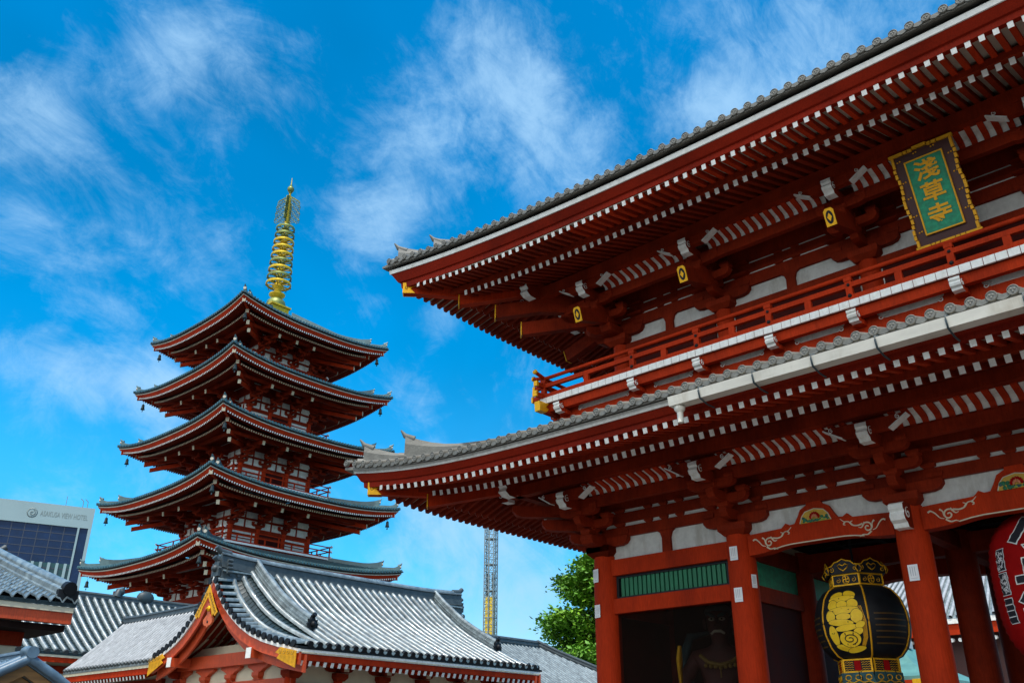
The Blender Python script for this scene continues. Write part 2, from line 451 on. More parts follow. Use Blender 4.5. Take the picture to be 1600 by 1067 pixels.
SIDES = [(0, UU, VV, CO), (1, VV, UU, CS), (2, UU, VV, CO), (3, VV, UU, CS)]
LOWER = dict(p=6.5, do=.32, L=.45, lf=.31, lb=.20,
             strip=[(4.40, 8.14), (4.55, 8.14), (4.57, 8.255), (4.42, 8.255)],
             fasc=[(4.20, 7.885, .31), (4.33, 7.885, .31), (4.345, 8.00, .36), (4.40, 8.005, .36), (4.52, 8.137, .45), (4.36, 8.137, .45)],
             gap=[(4.1, 8.258), (4.50, 8.258), (4.50, 8.30), (4.1, 8.30)],
             fly=(4.30, 7.83, .255, 3.05), base=(3.30, 7.80, .36, .05), gang=(1.50, 1.75, 7.98, 8.27),
             P=[(4.72, 8.30), (3.8, 8.60), (2.2, 9.12), (1.0, 9.60), (.3, 9.92)], hips=((0.0, 8.75), (3.4, 7.83), (3.05, 8.08), (4.54, 8.14)))
UPPER = dict(p=2.4, do=.29, L=.54, lf=.36, lb=.16,
             strip=[(4.00, 14.32), (4.15, 14.32), (4.17, 14.44), (4.02, 14.44)],
             fasc=[(3.76, 14.03, .36), (3.88, 14.03, .36), (3.90, 14.16, .42), (3.96, 14.165, .42), (4.12, 14.317, .54), (3.92, 14.317, .54)],
             gap=[(3.7, 14.443), (4.10, 14.443), (4.10, 14.515), (3.7, 14.515)],
             fly=(3.85, 13.975, .23, 2.6), base=(2.85, 13.93, .36, -.5), gang=(1.08, 1.33, 14.06, 14.40),
             P=[(4.32, 14.58), (3.2, 14.98), (1.5, 15.72), (-.5, 16.8), (-1.6, 17.3), (-2.6, 18.0)], hips=((-.5, 14.9), (2.92, 13.98), (2.6, 14.20), (4.11, 14.34)))


def sec(a, l): return [(x[0], x[1], l) for x in a]


RAFTS = {'flying_rafter': [], 'base_rafter': []}
for D in (LOWER, UPPER):
    L_, p_, do_ = D['L'], D['p'], D['do']
    for k, U, V, cols in SIDES:
        T = SK(k)
        mb = MB(); eave(mb, U, V, sec(D['strip'], L_), p_, do_); mb.xf(T).build('eave_edge_strip', [WHITE], gate)
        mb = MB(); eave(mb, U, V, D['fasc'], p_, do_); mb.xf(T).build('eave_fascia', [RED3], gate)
        mb = MB(); eave(mb, U, V, sec(D['gap'], L_), p_, do_); mb.xf(T).build('eave_gap_shade', [BLACK], gate)  # black strip painted in for the shade beneath the tile edge
        # roof covering: sheet, half-round rows and end discs
        P = D['P']; oe, oi = P[0][0], P[-1][0]
        ws = [max(0, (o - oi) / (oe - oi)) ** 2.2 * L_ for o, z in P]
        mb = MB()
        eave(mb, U, V, [(o, z, w) for (o, z), w in zip(P, ws)] + [(o, z - .07, w) for (o, z), w in reversed(list(zip(P, ws)))], p_, do_)
        tilerows(mb, U, V, [(o + .03, z + .045) for o, z in P], .322, .078, L_, p_, do_, 0, 1, wexp=2.2)
        # scalloped front of the pan tiles
        n_ = int((U + oe) / .322)
        for i in range(-n_, n_):
            u0 = (i + .5) * .322; s_ = u0 / (U + oe); g_ = abs(s_) ** 6 * do_
            zc = P[0][1] + L_ * abs(s_) ** p_
            pts = [(u0 - .12 + .24 * j / 4, zc - .02 - .05 * sin(pi * j / 4)) for j in range(5)]
            mb.prism([(a, b) for a, b in pts] + [(u0 + .12, zc + .03), (u0 - .12, zc + .03)], (0, V + oe + g_ + .005, 0), (1, 0, 0), (0, 0, 1), (0, .03, 0), 1)
        mb.xf(T).build('tiled_roof', [TILE, TILEE], gate)
        # soffits
        o1, z1, sl, o2 = D['fly']; b1, zb, slb, b2 = D['base']
        mb = MB(); eave(mb, U, V, [(o1, z1 + .072, D['lf']), (o2, z1 + .072 + sl * (o1 - o2), D['lb']), (o2, z1 + .10 + sl * (o1 - o2), D['lb']), (o1, z1 + .10, D['lf'])], p_ + 1, do_)
        eave(mb, U, V, [(b1, zb + .082, D['lb']), (b2, zb + .082 + slb * (b1 - b2), 0), (b2, zb + .11 + slb * (b1 - b2), 0), (b1, zb + .11, D['lb'])], p_ + 1, do_)
        mb.xf(T).build('soffit', [BOARD], gate)
        mb = MB(); eave(mb, U, V, [(b1 - .10, zb + .075, D['lb']), (b1 + .07, zb + .075, D['lb']), (b1 + .07, zb + .25, D['lb']), (b1 - .10, zb + .25, D['lb'])], p_ + 1, do_)
        mb.xf(T).build('rafter_plate', [RED2], gate)
        g0, g1, gz0, gz1 = D['gang']; go = (g0 + g1) / 2
        mb = MB(); e = .62
        mb.box(-(U + go + e), U + go + e, V + g0, V + g1, gz0, gz1)
        mb.xf(T); ob = mb.build('eave_purlin', [RED2], gate)
        for sg in (-1, 1):                                     # carved white purlin ends
            mb = MB(); x0 = sg * (U + go + e)
            pl = [(0, .30), (.10, .30), (.13, .2), (.05, .12), (.11, .02), (-.05, -.08), (-.3, -.09), (-.3, .0)]
            mb.prism([(sg * a, b) for a, b in pl], (x0, V + g0 - .012, gz0), (1, 0, 0), (0, 0, 1), (0, g1 - g0 + .024, 0), 1, 0)
            spiral(mb, (x0 - sg * .02, V + g1 + .015, gz0 + .12), (1, 0, 0), (0, 0, 1), .09, 1.4, .012, 0)
            mb.xf(T).build('carved_end', [WHITE, RED2], ob)
        # rafters
        for nm, (ot, zt, slp, oin), w, h, lt, li in (('flying_rafter', D['fly'], .108, .128, D['lf'], D['lf'] * .75), ('base_rafter', D['base'], .112, .148, D['lb'], 0)):
            n_ = int((U + ot) / .2535)
            for i in range(-n_, n_ + 1):
                u = i * .2535
                if abs(u) > U + ot - .22: continue
                s_ = abs(u) / (U + ot); oend = max(oin, abs(u) - U + .05)
                if ot - oend < .12: continue
                gg = s_ ** 6 * do_
                za = zt + lt * s_ ** (p_ + 1); zb_ = zt + slp * (ot - oend) + (li if nm[0] == 'f' else lt * (1 - (ot - oend) / (ot - oin))) * (abs(u) / (U + oend)) ** (p_ + 1)
                A = Vector((u, V + ot + gg, za)); B = Vector((u, V + oend, zb_))
                RAFTS[nm].append((k, A, B, w, h))
        # hip rafter at the corner of this side
        (h0, hz0), (h1, hz1), (h2, hz2), (h3, hz3) = D['hips']
        mb = MB(); c = lambda o, z: (U + o, V + o, z)
        mb.bar(c(h0, hz0), c(h1, hz1), .26, .34)
        mb.bar(c(h2, hz2), c(h3, hz3), .22, .30)
        mb.xf(T); ob = mb.build('hip_rafter', [RED], gate)
        mb = MB(); d = Vector((1, 1, 0)).normalized(); q = Vector(c(h3, hz3)); sd_ = Vector((1, -1, 0)).normalized()
        for sg in (-1, 1):                                     # notched gilt fitting, one cheek each side
            pl = [(.03, -.17), (-.34, -.17), (-.20, -.02), (-.34, .06), (-.24, .17), (.03, .17)]
            mb.prism(pl, q + sd_ * sg * .115, d, (0, 0, 1), sd_ * sg * .02, 0)
            spiral(mb, q + sd_ * sg * .137 + d * -.09, d, (0, 0, 1), .06, 1.2, .009, 1)
        mb.bar(q, q + d * .035, .25, .35)
        mb.xf(T).build('gilt_cap', [GOLD, BLACK], ob)
        mb = MB(); q = Vector(c(h1, hz1)); mb.bar(q, q + d * .03, .28, .36); mb.xf(T).build('gilt_cap', [GOLD], ob)
        # hip ridge on the roof, in two steps with upturned ends
        mb = MB()
        for (oa, ob_, hh, ww) in ((P[0][0] - .30, 1.0 if D is LOWER else -1.5, .22, .22), (P[0][0] - 1.0, 0.4 if D is LOWER else -3.0, .42, .24)):
            rings = []; nn = 14
            for j in range(nn + 1):
                t = j / nn; o = oa + (ob_ - oa) * t; wgt = max(0, (o - oi) / (oe - oi)) ** 2.2
                z = prof(P, o) + L_ * wgt + do_ * 0; kick = .40 * max(0, 1 - t * 3.2) ** 2
                cc = Vector((U + o + do_ * wgt, V + o + do_ * wgt, z)); s2 = Vector((1, -1, 0)).normalized()
                rings.append([cc - s2 * ww / 2 + Vector((0, 0, -.05)), cc + s2 * ww / 2 + Vector((0, 0, -.05)), cc + s2 * ww / 2 + Vector((0, 0, hh * .8 + kick * .55)),
                              cc + s2 * ww * .25 + Vector((0, 0, hh + kick)), cc - s2 * ww * .25 + Vector((0, 0, hh + kick)), cc - s2 * ww / 2 + Vector((0, 0, hh * .8 + kick * .55))])
            mb.loft(rings, 0)
            a = rings[0]; dd = Vector((1, 1, 0)).normalized()
            tip = (Vector(a[3]) + Vector(a[4])) / 2
            mb.tube([tip + dd * -.25 + Vector((0, 0, -.10)), tip + dd * .02 + Vector((0, 0, .0)), tip + dd * .14 + Vector((0, 0, .16))], [.10, .075, .02], 7)
            mid = (Vector(a[0]) + Vector(a[1])) / 2 + Vector((0, 0, .05 + hh * .45))
            mb.cyl(mid + dd * -.05, mid + dd * .16, .13, None, 12, 1)
        mb.xf(T).build('hip_ridge', [TILEE, TILE], gate)

for nm, lst in RAFTS.items():
    def key(e):
        P_ = Vector(SK(e[0])(*e[1])); return (not (e[0] in (0, 3) and inview(P_, 10)), (P_ - camL).length)
    lst.sort(key=key)
    own, rest = lst[:100], lst[100:]
    for (k, A, B, w, h) in own:
        T = SK(k); mb = MB(); mb.bar(A, B, w, h)
        o = mb.xf(T).build(nm, [RED if nm[0] == 'f' else RED2], gate)
        d = (A - B).normalized(); mb = MB(); mb.bar(A, A + d * .004, w * .97, h * .97)
        mb.xf(T).build('painted_end', [WHITE], o)
    mb = MB()
    for (k, A, B, w, h) in rest:
        T = SK(k); m2 = MB(); m2.bar(A, B, w, h, 0); d = (A - B).normalized(); m2.bar(A, A + d * .004, w * .97, h * .97, 1); m2.xf(T)
        mb.add(m2.v, m2.f[:], 0); mb.m[-6:] = [1] * 6
    mb.build(nm, [RED2, WHITE], gate, kind='stuff')

# small slats of the coved ceiling between bracket arms (per bay), and the beams behind
def cove(k, U, V, cols, o_in, z_in, o_out, z_out, zb0, zb1, mats=True):
    T = SK(k)
    mb = MB(); mb.box(-(U + o_in), U + o_in, V + o_in - .09, V + o_in + .07, zb0, zb1); mb.xf(T).build('bracket_beam', [RED2], gate)
    for a, b in zip(cols, cols[1:]):
        mb = MB(); x0, x1 = a + .52, b - .52
        n = max(3, int((x1 - x0) / .245)); st = (x1 - x0) / n
        cur = [(o_in + .02, z_in - .02), (o_in + .045, z_in + .06), (o_in + .12, z_in + (z_out - z_in) * .42 + .03), (o_out, z_out)]
        for j in range(n + 1):
            x = x0 + j * st
            mb.loft([[(x - .062, V + o, z - .02), (x + .062, V + o, z - .02), (x + .062, V + o, z + .045), (x - .062, V + o, z + .045)] for o, z in cur], 0)
        mb.xf(T).build('cove_rib', [RED], gate, kind='stuff')
        mb = MB(); mb.loft([[(x, V + o, z + .05) for o, z in cur] + [(x, V + o, z + .09) for o, z in reversed(cur)] for x in (a + .35, b - .35)], 0)
        mb.xf(T).build('cove_board', [WHITE], gate)


for k, U, V, cols in SIDES:
    cove(k, U, V, cols, 1.06, 7.74, 1.56, 7.97, 7.46, 7.72)
    cu = [c * .948 if abs(c) > 10 else c for c in cols] if k % 2 == 0 else [c * .8233 for c in cols]
    cove(k, U - .53, V - .53, cu, 1.18, 13.86, 1.68, 14.05, 13.56, 13.84)


# brackets
def armpoly(a, b, h):
    """hijiki: flat on top, the undersides of both ends rounded"""
    return [(a, h), (a, h * .55), (a + h * .35, h * .15), (a + h * .9, 0), (b - h * .9, 0), (b - h * .35, h * .15), (b, h * .55), (b, h)]


def block(mb, u, v, z, w, h, m=0):
    a = w * .34; b = w / 2
    mb.loft([[(u - a, v - a, z), (u + a, v - a, z), (u + a, v + a, z), (u - a, v + a, z)],
             [(u - b, v - b, z + h * .45), (u + b, v - b, z + h * .45), (u + b, v + b, z + h * .45), (u - b, v + b, z + h * .45)],
             [(u - b, v - b, z + h), (u + b, v - b, z + h), (u + b, v + b, z + h), (u - b, v + b, z + h)]], m)


NOSE = [(-.12, .29), (.16, .29), (.24, .25), (.25, .17), (.20, .13), (.245, .06), (.21, -.01), (.13, -.05), (.10, -.12), (-.12, -.12)]


def bracket(name, z, grow=0.0, tail=False):
    """three-step bracket at the origin, outwards +v; z is the underside of the wall arm"""
    mb = MB(); ux, uz = (1, 0, 0), (0, 0, 1); g = grow
    block(mb, 0, 0, z - .26, .74, .28)
    mb.prism(armpoly(-.85, .85, .24), (0, -.19, z), ux, uz, (0, .37, 0))
    for s in (-1, 1): block(mb, s * .72, 0, z + .24, .30, .14)
    vy = (0, 1, 0)
    def out_(v1, zz, h, w=.20): mb.prism(armpoly(-.2, v1, h), (-w / 2, 0, zz), vy, uz, (w, 0, 0))
    out_(.68 + g, z + .10, .24); block(mb, 0, .54 + g, z + .34, .30, .14)
    mb.prism(armpoly(-.62, .62, .22), (0, .45 + g, z + .44), ux, uz, (0, .18, 0))
    for s in (-1, 0, 1): block(mb, s * .5, .54 + g, z + .66, .26, .13)
    out_(1.22 + g, z + .46, .24); block(mb, 0, 1.07 + g, z + .68, .28, .13)
    mb.prism(armpoly(-.62, .62, .20), (0, .98 + g, z + .70), ux, uz, (0, .18, 0))
    for s in (-1, 1): block(mb, s * .5, 1.07 + g, z + .88, .24, .1)
    out_(1.66 + g, z + .82, .26)
    if tail:                                                    # slanting tail rafter
        mb.bar((0, .2, z + .62), (0, 1.98 + g, z + .07), .21, .40)
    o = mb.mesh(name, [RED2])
    n = MB(); n.prism(NOSE, (-.12, 1.66 + g, z + .92), vy, uz, (.24, 0, 0), 1, 0)
    for s in (-1, 1): spiral(n, (s * .125, 1.74 + g, z + 1.02), vy, uz, .10, 1.3, .012, 0)
    nose = n.mesh('carved_nose', [WHITE, RED2])
    h = MB(); zz = z + 1.0                                      # arm under the purlin with slanting white ends
    hp = [(-.86, .26), (-.80, .19), (-.50, 0), (.50, 0), (.80, .19), (.86, .26)]
    h.prism(hp, (0, 1.53 + g, zz), ux, uz, (0, .17, 0), 1, 1)
    for s in (-1, 1):
        h.bar((s * .49, 1.615 + g, zz - .005), (s * .88, 1.615 + g, zz + .235), .21, .03, 0)
        spiral(h, (s * .70, 1.72 + g, zz + .20), ux, uz, .055, 1.3, .010, 0)
    hook = h.mesh('carved_arm', [WHITE, RED2])
    gp = None
    if tail:
        q = MB(); e = Vector((0, 1.985 + g, z + .07)); ax = Vector((0, -.30, -.954)).normalized()
        pl = [(-.12, -.21), (.12, -.21), (.12, .16), (.07, .22), (-.07, .22), (-.12, .16)]
        U2 = (1, 0, 0); W2 = -ax; dn = Vector((0, .954, -.30)).normalized()
        q.prism(pl, e + dn * .0, U2, W2, dn * .02, 0)
        q.prism([(.085 * cos(t * pi / 8), .165 * sin(t * pi / 8)) for t in range(16)], e + dn * .02, U2, W2, dn * .006, 1)
        q.prism([(0, -.10), (.055, 0), (0, .10), (-.055, 0)], e + dn * .026, U2, W2, dn * .008, 0)
        gp = q.mesh('gilt_plate', [GOLD, BLACK])
    return o, nose, hook, gp


def place(mesh, name, parent, k, u, V, diag=False, sc=1.0):
    T = SK(k); o = bpy.data.objects.new(name, mesh); COL.objects.link(o); o.parent = parent
    ang = [pi, -pi / 2, 0, pi / 2][k]
    x, y, _ = T(u, V, 0)
    o.location = (x, y, 0); o.rotation_euler = (0, 0, ang + (diag or 0))
    return o


for zt, cf, VU, gr, tl in ((6.60, 1.0, 0.0, 0.0, False), (12.82, .948, .53, .11, True)):
    bm_, nose_, hook_, gp_ = bracket('bracket', zt, gr, tl)
    for k, U, V, cols in SIDES:
        cc = [c if not VU else (c * .948 if abs(c) > 10 else c) if k % 2 == 0 else c * .8233 for c in cols]
        for u in cc:
            o = place(bm_, 'bracket', gate, k, u, V - VU)
            for mm, nn in ((nose_, 'carved_nose'), (hook_, 'carved_arm'), (gp_, 'gilt_plate')):
                if mm is None: continue
                c = bpy.data.objects.new(nn, mm); COL.objects.link(c); c.parent = o
        # corner: long diagonal arms with the curved underside
        u = cc[-1]; T = SK(k); mb = MB(); d = Vector((1, 1, 0)).normalized(); s2 = Vector((1, -1, 0)).normalized()
        for (v1, zz, h) in ((.95, zt + .10, .26), (1.7, zt + .46, .28), (2.5, zt + .82, .30)):
            mb.prism(armpoly(-.2, v1 + gr, h), Vector((u, V - VU, zz)) - s2 * .12, d, (0, 0, 1), s2 * .24)
        if tl:
            mb.bar(Vector((u, V - VU, zt + .75)), Vector((u, V - VU, zt + .25)) + d * 3.0, .24, .40)
        mb.xf(T); ob = mb.build('corner_bracket', [RED2], gate)
        if tl:
            m2 = MB(); a = Vector((u, V - VU, zt + .79)) + d * 3.78; m2.bar(Vector((u, V - VU, zt + 1.5)), a, .26, .42); o2 = m2.xf(T).build('corner_bracket', [RED2], gate)
            m2 = MB(); m2.bar(a, a + d * .03, .28, .44); m2.xf(T).build('gilt_plate', [GOLD], o2)
            mb = MB(); a = Vector((u, V - VU, zt + .25)) + d * 3.0; mb.bar(a, a + d * .03, .26, .42); mb.xf(T).build('gilt_plate', [GOLD], ob)

# columns
cy = MB(); cy.tube([(0, 0, .12), (0, 0, 3.0), (0, 0, 5.6), (0, 0, 6.36)], [.345, .345, .335, .31], 28, 0)
colm = cy.mesh('column', [RED]); colm2 = cy.mesh('column', [RED2])  # inner columns take the red darkened for passage shade
cb = MB(); cb.lathe([(.0, .0), (.55, 0), (.55, .06), (.46, .12), (0, .12)], n=28); cbm = cb.mesh('column_base', [STONE])
slipm = {}
def slip(col, dx, z, ang=0.0, w=.20, h=.32):
    mb = MB(); mb.box(-w / 2, w / 2, -.012, .0, -h / 2, h / 2, 0)
    for j in range(3): mb.box(-w * .3 + j * w * .22, -w * .3 + j * w * .22 + .012, -.014, -.0125, -h * .2, h * .38, 1)
    mb.box(-w * .34, w * .34, -.014, -.0125, -h * .36, -h * .34, 1)
    o = mb.build('paper_slip', [PAPER, INK], col); o.location = (.352 * sin(ang) + dx, -.352 * cos(ang), z); o.rotation_euler = (0, 0, ang)
    return o


cols_ = {}
for j, y in enumerate((-3, 0, 3)):
    for x in CO:
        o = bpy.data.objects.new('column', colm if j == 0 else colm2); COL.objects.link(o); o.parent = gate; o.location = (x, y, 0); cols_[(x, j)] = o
        b = bpy.data.objects.new('column_base', cbm); COL.objects.link(b); b.parent = o
slip(cols_[(-6.2, 0)], 0.0, 5.90); slip(cols_[(-6.2, 0)], 0.0, 4.95, .05)
slip(cols_[(-2.2, 0)], 0.0, 4.97); slip(cols_[(-10.2, 0)], -.0, 5.86, -.25, .2, .34); slip(cols_[(-10.2, 0)], 0.0, 4.96, -.2)
slip(cols_[(-6.2, 0)], 0.0, 5.25, 1.2, .14, .30)


def plate(u0, u1, v0, v1, z0, z1, T, name, m, parent=None, **kw):
    mb = MB(); mb.box(u0, u1, v0, v1, z0, z1); return mb.xf(T).build(name, m, parent or gate, **kw)


# walls above the columns: beams, plaster bands, struts
def frog(mb, u, v, z, w, h, dep=.10):
    """kaerumata: frog-leg strut"""
    a = w / 2
    pl = [(-a, 0), (-a * .93, h * .10), (-a * .86, h * .22), (-a * .74, h * .10), (-a * .60, h * .12), (-a * .48, h * .45), (-a * .40, h * .72), (-a * .22, h * .88), (-a * .2, h), (a * .2, h), (a * .22, h * .88),
          (a * .40, h * .72), (a * .48, h * .45), (a * .60, h * .12), (a * .74, h * .10), (a * .86, h * .22), (a * .93, h * .10), (a, 0)]
    mb.prism(pl, (u, v, z), (1, 0, 0), (0, 0, 1), (0, dep, 0))


for k, U, V, cols in SIDES:
    T = SK(k)
    for (z0, z1, vf) in ((6.82, 7.085, .11), (7.175, 7.445, .12), (7.53, 8.70, .13)):
        plate(-U, U, V - .12, V + vf, z0, z1, T, 'wall_beam', [RED2])
    for (z0, z1) in ((7.085, 7.175), (7.445, 7.53)): plate(-U, U, V - .10, V + .085, z0, z1, T, 'plaster_strip', [PLASTER])
    plate(-U, U, V - .10, V + .02, 6.2, 8.9, T, 'plaster_wall', [PLASTER])
    mb = MB()
    for a, b in zip(cols, cols[1:]):
        for zz in (7.085, 7.445):
            for f in (.5, .5 - .24 / (b - a) * 2, .5 + .24 / (b - a) * 2, .27, .73):
                if f in (.27, .73): continue
                block(mb, a + (b - a) * f, V + .05, zz - .002, .24, .094)
            for s, c0 in ((1, a), (-1, b)):
                block(mb, c0 + s * .62, V + .05, zz - .002, .30, .094)
    mb.xf(T).build('bearing_block', [RED2], gate, kind='stuff')
    for bi, (a, b) in enumerate(zip(cols, cols[1:])):
        mid = (a + b) / 2; openbay = k % 2 == 0 and bi in (1, 2, 3)
        if openbay:
            # rainbow beam, slightly arched below, with painted curls
            n = 16; top = []; bot = []
            for j in range(n + 1):
                t = j / n; x = a + .30 + (b - a - .60) * t; e = min(t, 1 - t)
                top.append((x, 6.30 + .05 * sin(pi * t))); bot.append((x, 5.83 + .10 * min(1, max(0, (e - .10) / .18)) + .02 * sin(pi * t)))
            mb = MB(); mb.prism(top + bot[::-1], (0, V - .17, 0), (1, 0, 0), (0, 0, 1), (0, .34, 0))
            xs = [q for q in bot if .2 < (q[0] - a) / (b - a) < .8]
            ob = mb.xf(T).build('rainbow_beam', [RED], gate)
            mb = MB(); mb.prism([(x, z + .012) for x, z in xs] + [(x, z - .012) for x, z in xs[::-1]], (0, V + .172, 0), (1, 0, 0), (0, 0, 1), (0, .012, 0)); mb.xf(T).build('edge_line', [CREAM], ob)
            for s, x0 in ((1, a + .42), (-1, b - .42)):
                mb = MB(); cx_ = x0 + s * .42
                X = (s, 0, 0); Z = (0, 0, 1)
                spiral(mb, (cx_, V + .175, 6.06), X, Z, .12, 1.35, .020, 0, a0=2.6, sgn=-1)
                for pts in ([(-.40, .10), (-.34, .12), (-.26, .06), (-.18, -.04), (-.10, -.07)], [(-.07, -.09), (.02, -.15), (.12, -.14), (.20, -.18)], [(-.16, .13), (-.11, .08), (-.10, -.02)],
                            [(.10, .09), (.22, .07), (.33, .10), (.40, .18), (.50, .20), (.58, .27)], [(.33, .10), (.36, .16), (.31, .19)], [(.48, .19), (.52, .14), (.48, .12)], [(.05, .12), (.13, .02), (.2, .03)]):
                    cp_ = curve([(cx_ + s * a_, V + .175, 6.06 + b_) for a_, b_ in pts]); mb.tube(cp_, [.021 * (1 - .65 * i / (len(cp_) - 1)) for i in range(len(cp_))], 6)
                mb.xf(T).build('painted_curl', [CREAM], ob)
            # frog-leg strut with a carved and painted flower
            mb = MB(); frog(mb, mid, V + .03, 6.34, 1.7, .49); ob = mb.xf(T).build('frog_leg_strut', [RED], gate)
            mb = MB(); mb.prism([(-.36, .02), (-.31, .16), (-.23, .26), (-.10, .305), (.10, .305), (.23, .26), (.31, .16), (.36, .02)], (mid, V + .132, 6.35), (1, 0, 0), (0, 0, 1), (0, .015, 0), 0)
            rnd = random.Random(bi * 7 + k)
            for q in range(34):
                x = rnd.uniform(-.31, .31); z = rnd.uniform(.04, .17 if abs(x) > .14 else .07); mb.ball((mid + x, V + .15, 6.35 + z), rnd.uniform(.025, .045), rnd.choice((1, 1, 1, 3, 4)), 8, (1, .35, .8))
            for q in range(7):
                t = pi * (q + .5) / 7; mb.ball((mid + .10 * cos(t), V + .165, 6.46 + .095 * sin(t)), .042, 2, 8, (.7, .5, 1.1))
            for q in range(5):
                t = pi * (q + .5) / 5; mb.ball((mid + .055 * cos(t), V + .18, 6.45 + .06 * sin(t)), .035, 5, 8, (.6, .5, 1.1))
            spiral
            mb.tube([(mid - .37, V + .15, 6.37), (mid - .31, V + .15, 6.52), (mid - .22, V + .15, 6.62), (mid, V + .15, 6.665), (mid + .22, V + .15, 6.62), (mid + .31, V + .15, 6.52), (mid + .37, V + .15, 6.37)], .012, 5, 6)
            mb.xf(T).build('flower_carving', [mat_yel, GREEN, LRED, CLOTHB, mat_lime, mat_pink, CREAM], ob)
        else:
            plate(a, b, V - .16, V + .15, 5.84, 6.25, T, 'tie_beam', [RED])
            plate(a, b, V - .16, V + .15, 4.88, 5.25, T, 'tie_beam', [RED])
            mb = MB(); mb.prism([(-.30, 0), (-.13, .06), (-.11, .3), (-.14, .42), (-.3, .55), (.3, .55), (.14, .42), (.11, .3), (.13, .06), (.30, 0)][0:0] or [(-.13, 0), (-.12, .36), (-.17, .50), (-.26, .56), (.26, .56), (.17, .50), (.12, .36), (.13, 0)], (mid, V + .022, 6.25), (1, 0, 0), (0, 0, 1), (0, .09, 0))
            mb.xf(T).build('strut', [RED2], gate)
            # lattice window
            mb = MB(); x0, x1 = a + .34, b - .34
            mb.box(x0, x1, V - .13, V - .09, 5.25, 5.84, 0)
            for z0, z1 in ((5.25, 5.31), (5.78, 5.84)): mb.box(x0, x1, V - .09, V + .03, z0, z1, 0)
            for xx in (x0, x1 - .07): mb.box(xx, xx + .07, V - .09, V + .03, 5.31, 5.78, 0)
            lf = mb.xf(T).build('lattice_window', [BLACK], gate)
            mb = MB(); n = 23
            for j in range(n):
                xx = x0 + .10 + (x1 - x0 - .2) * (j + .5) / n
                mb.box(xx - .048, xx + .048, V - .07, V - .01, 5.31, 5.78, 0)
            mb.xf(T).build('lattice_bar', [GREEN], lf, kind='stuff')
            if k % 2 == 1 or bi in (0, 4):
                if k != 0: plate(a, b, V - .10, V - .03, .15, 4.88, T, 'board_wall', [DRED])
# carved beam noses on the passage columns
for x in (-2.2, 2.2):
    mb = MB(); mb.prism([(a * 1.3, b * 1.25) for a, b in NOSE], (x - .15, 3.42, 6.0), (0, 1, 0), (0, 0, 1), (.30, 0, 0), 1, 0)
    for s in (-1, 1): spiral(mb, (x + s * .155, 3.52, 6.14), (0, 1, 0), (0, 0, 1), .13, 1.3, .014, 0)
    mb.xf(SK(0)).build('carved_nose', [WHITE, RED2], gate)

# inside: side walls of the passage, guardian rooms, ceiling
ident = lambda x, y, z: (x, y, z)
for s in (-1, 1):
    x = s * 6.2
    for y0, y1 in ((-3, 0), (0, 3)):
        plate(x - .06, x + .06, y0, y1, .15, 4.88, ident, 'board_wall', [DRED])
        plate(x - .15, x + .15, y0, y1, 4.88, 5.25, ident, 'tie_beam', [RED2]); plate(x - .15, x + .15, y0, y1, 5.84, 6.25, ident, 'tie_beam', [RED2])
        plate(x - .05, x + .05, y0, y1, 5.25, 5.84, ident, 'lattice_window', [GREENP]); plate(x - .08, x + .08, y0, y1, 6.25, 6.60, ident, 'plaster_wall', [CREAM])
    plate(min(s * 6.2, s * 10.2), max(s * 6.2, s * 10.2), -.25, -.15, .15, 6.4, ident, 'board_wall', [DARK])
    for y in (0,):
        plate(min(s * 2.2, s * 6.2), max(s * 2.2, s * 6.2), y - .15, y + .15, 5.84, 6.30, ident, 'tie_beam', [RED2])
plate(-2.2, 2.2, -.15, .15, 5.84, 6.30, ident, 'tie_beam', [RED2])
for x in (-2.2, 2.2):
    plate(x - .13, x + .13, -3, 3, 5.9, 6.25, ident, 'tie_beam', [RED2])
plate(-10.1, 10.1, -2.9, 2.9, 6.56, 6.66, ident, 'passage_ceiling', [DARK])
mb = MB()
for j in range(-9, 10): mb.box(j * 1.0 - .06, j * 1.0 + .06, -2.8, 2.8, 6.42, 6.558)
for j in range(-2, 3): mb.box(-9.9, 9.9, j * 1.0 - .05, j * 1.0 + .05, 6.44, 6.556)
mb.build('ceiling_grid', [DARK], gate)
plate(-10.4, 10.4, -3.3, 3.3, .005, .12, ident, 'stone_plinth', [STONE])

for s in (-1, 1):
    plate(min(s * 6.54, s * 9.86), max(s * 6.54, s * 9.86), -3.02, -3.015, .15, 4.88, ident, 'netting', [mat_net])
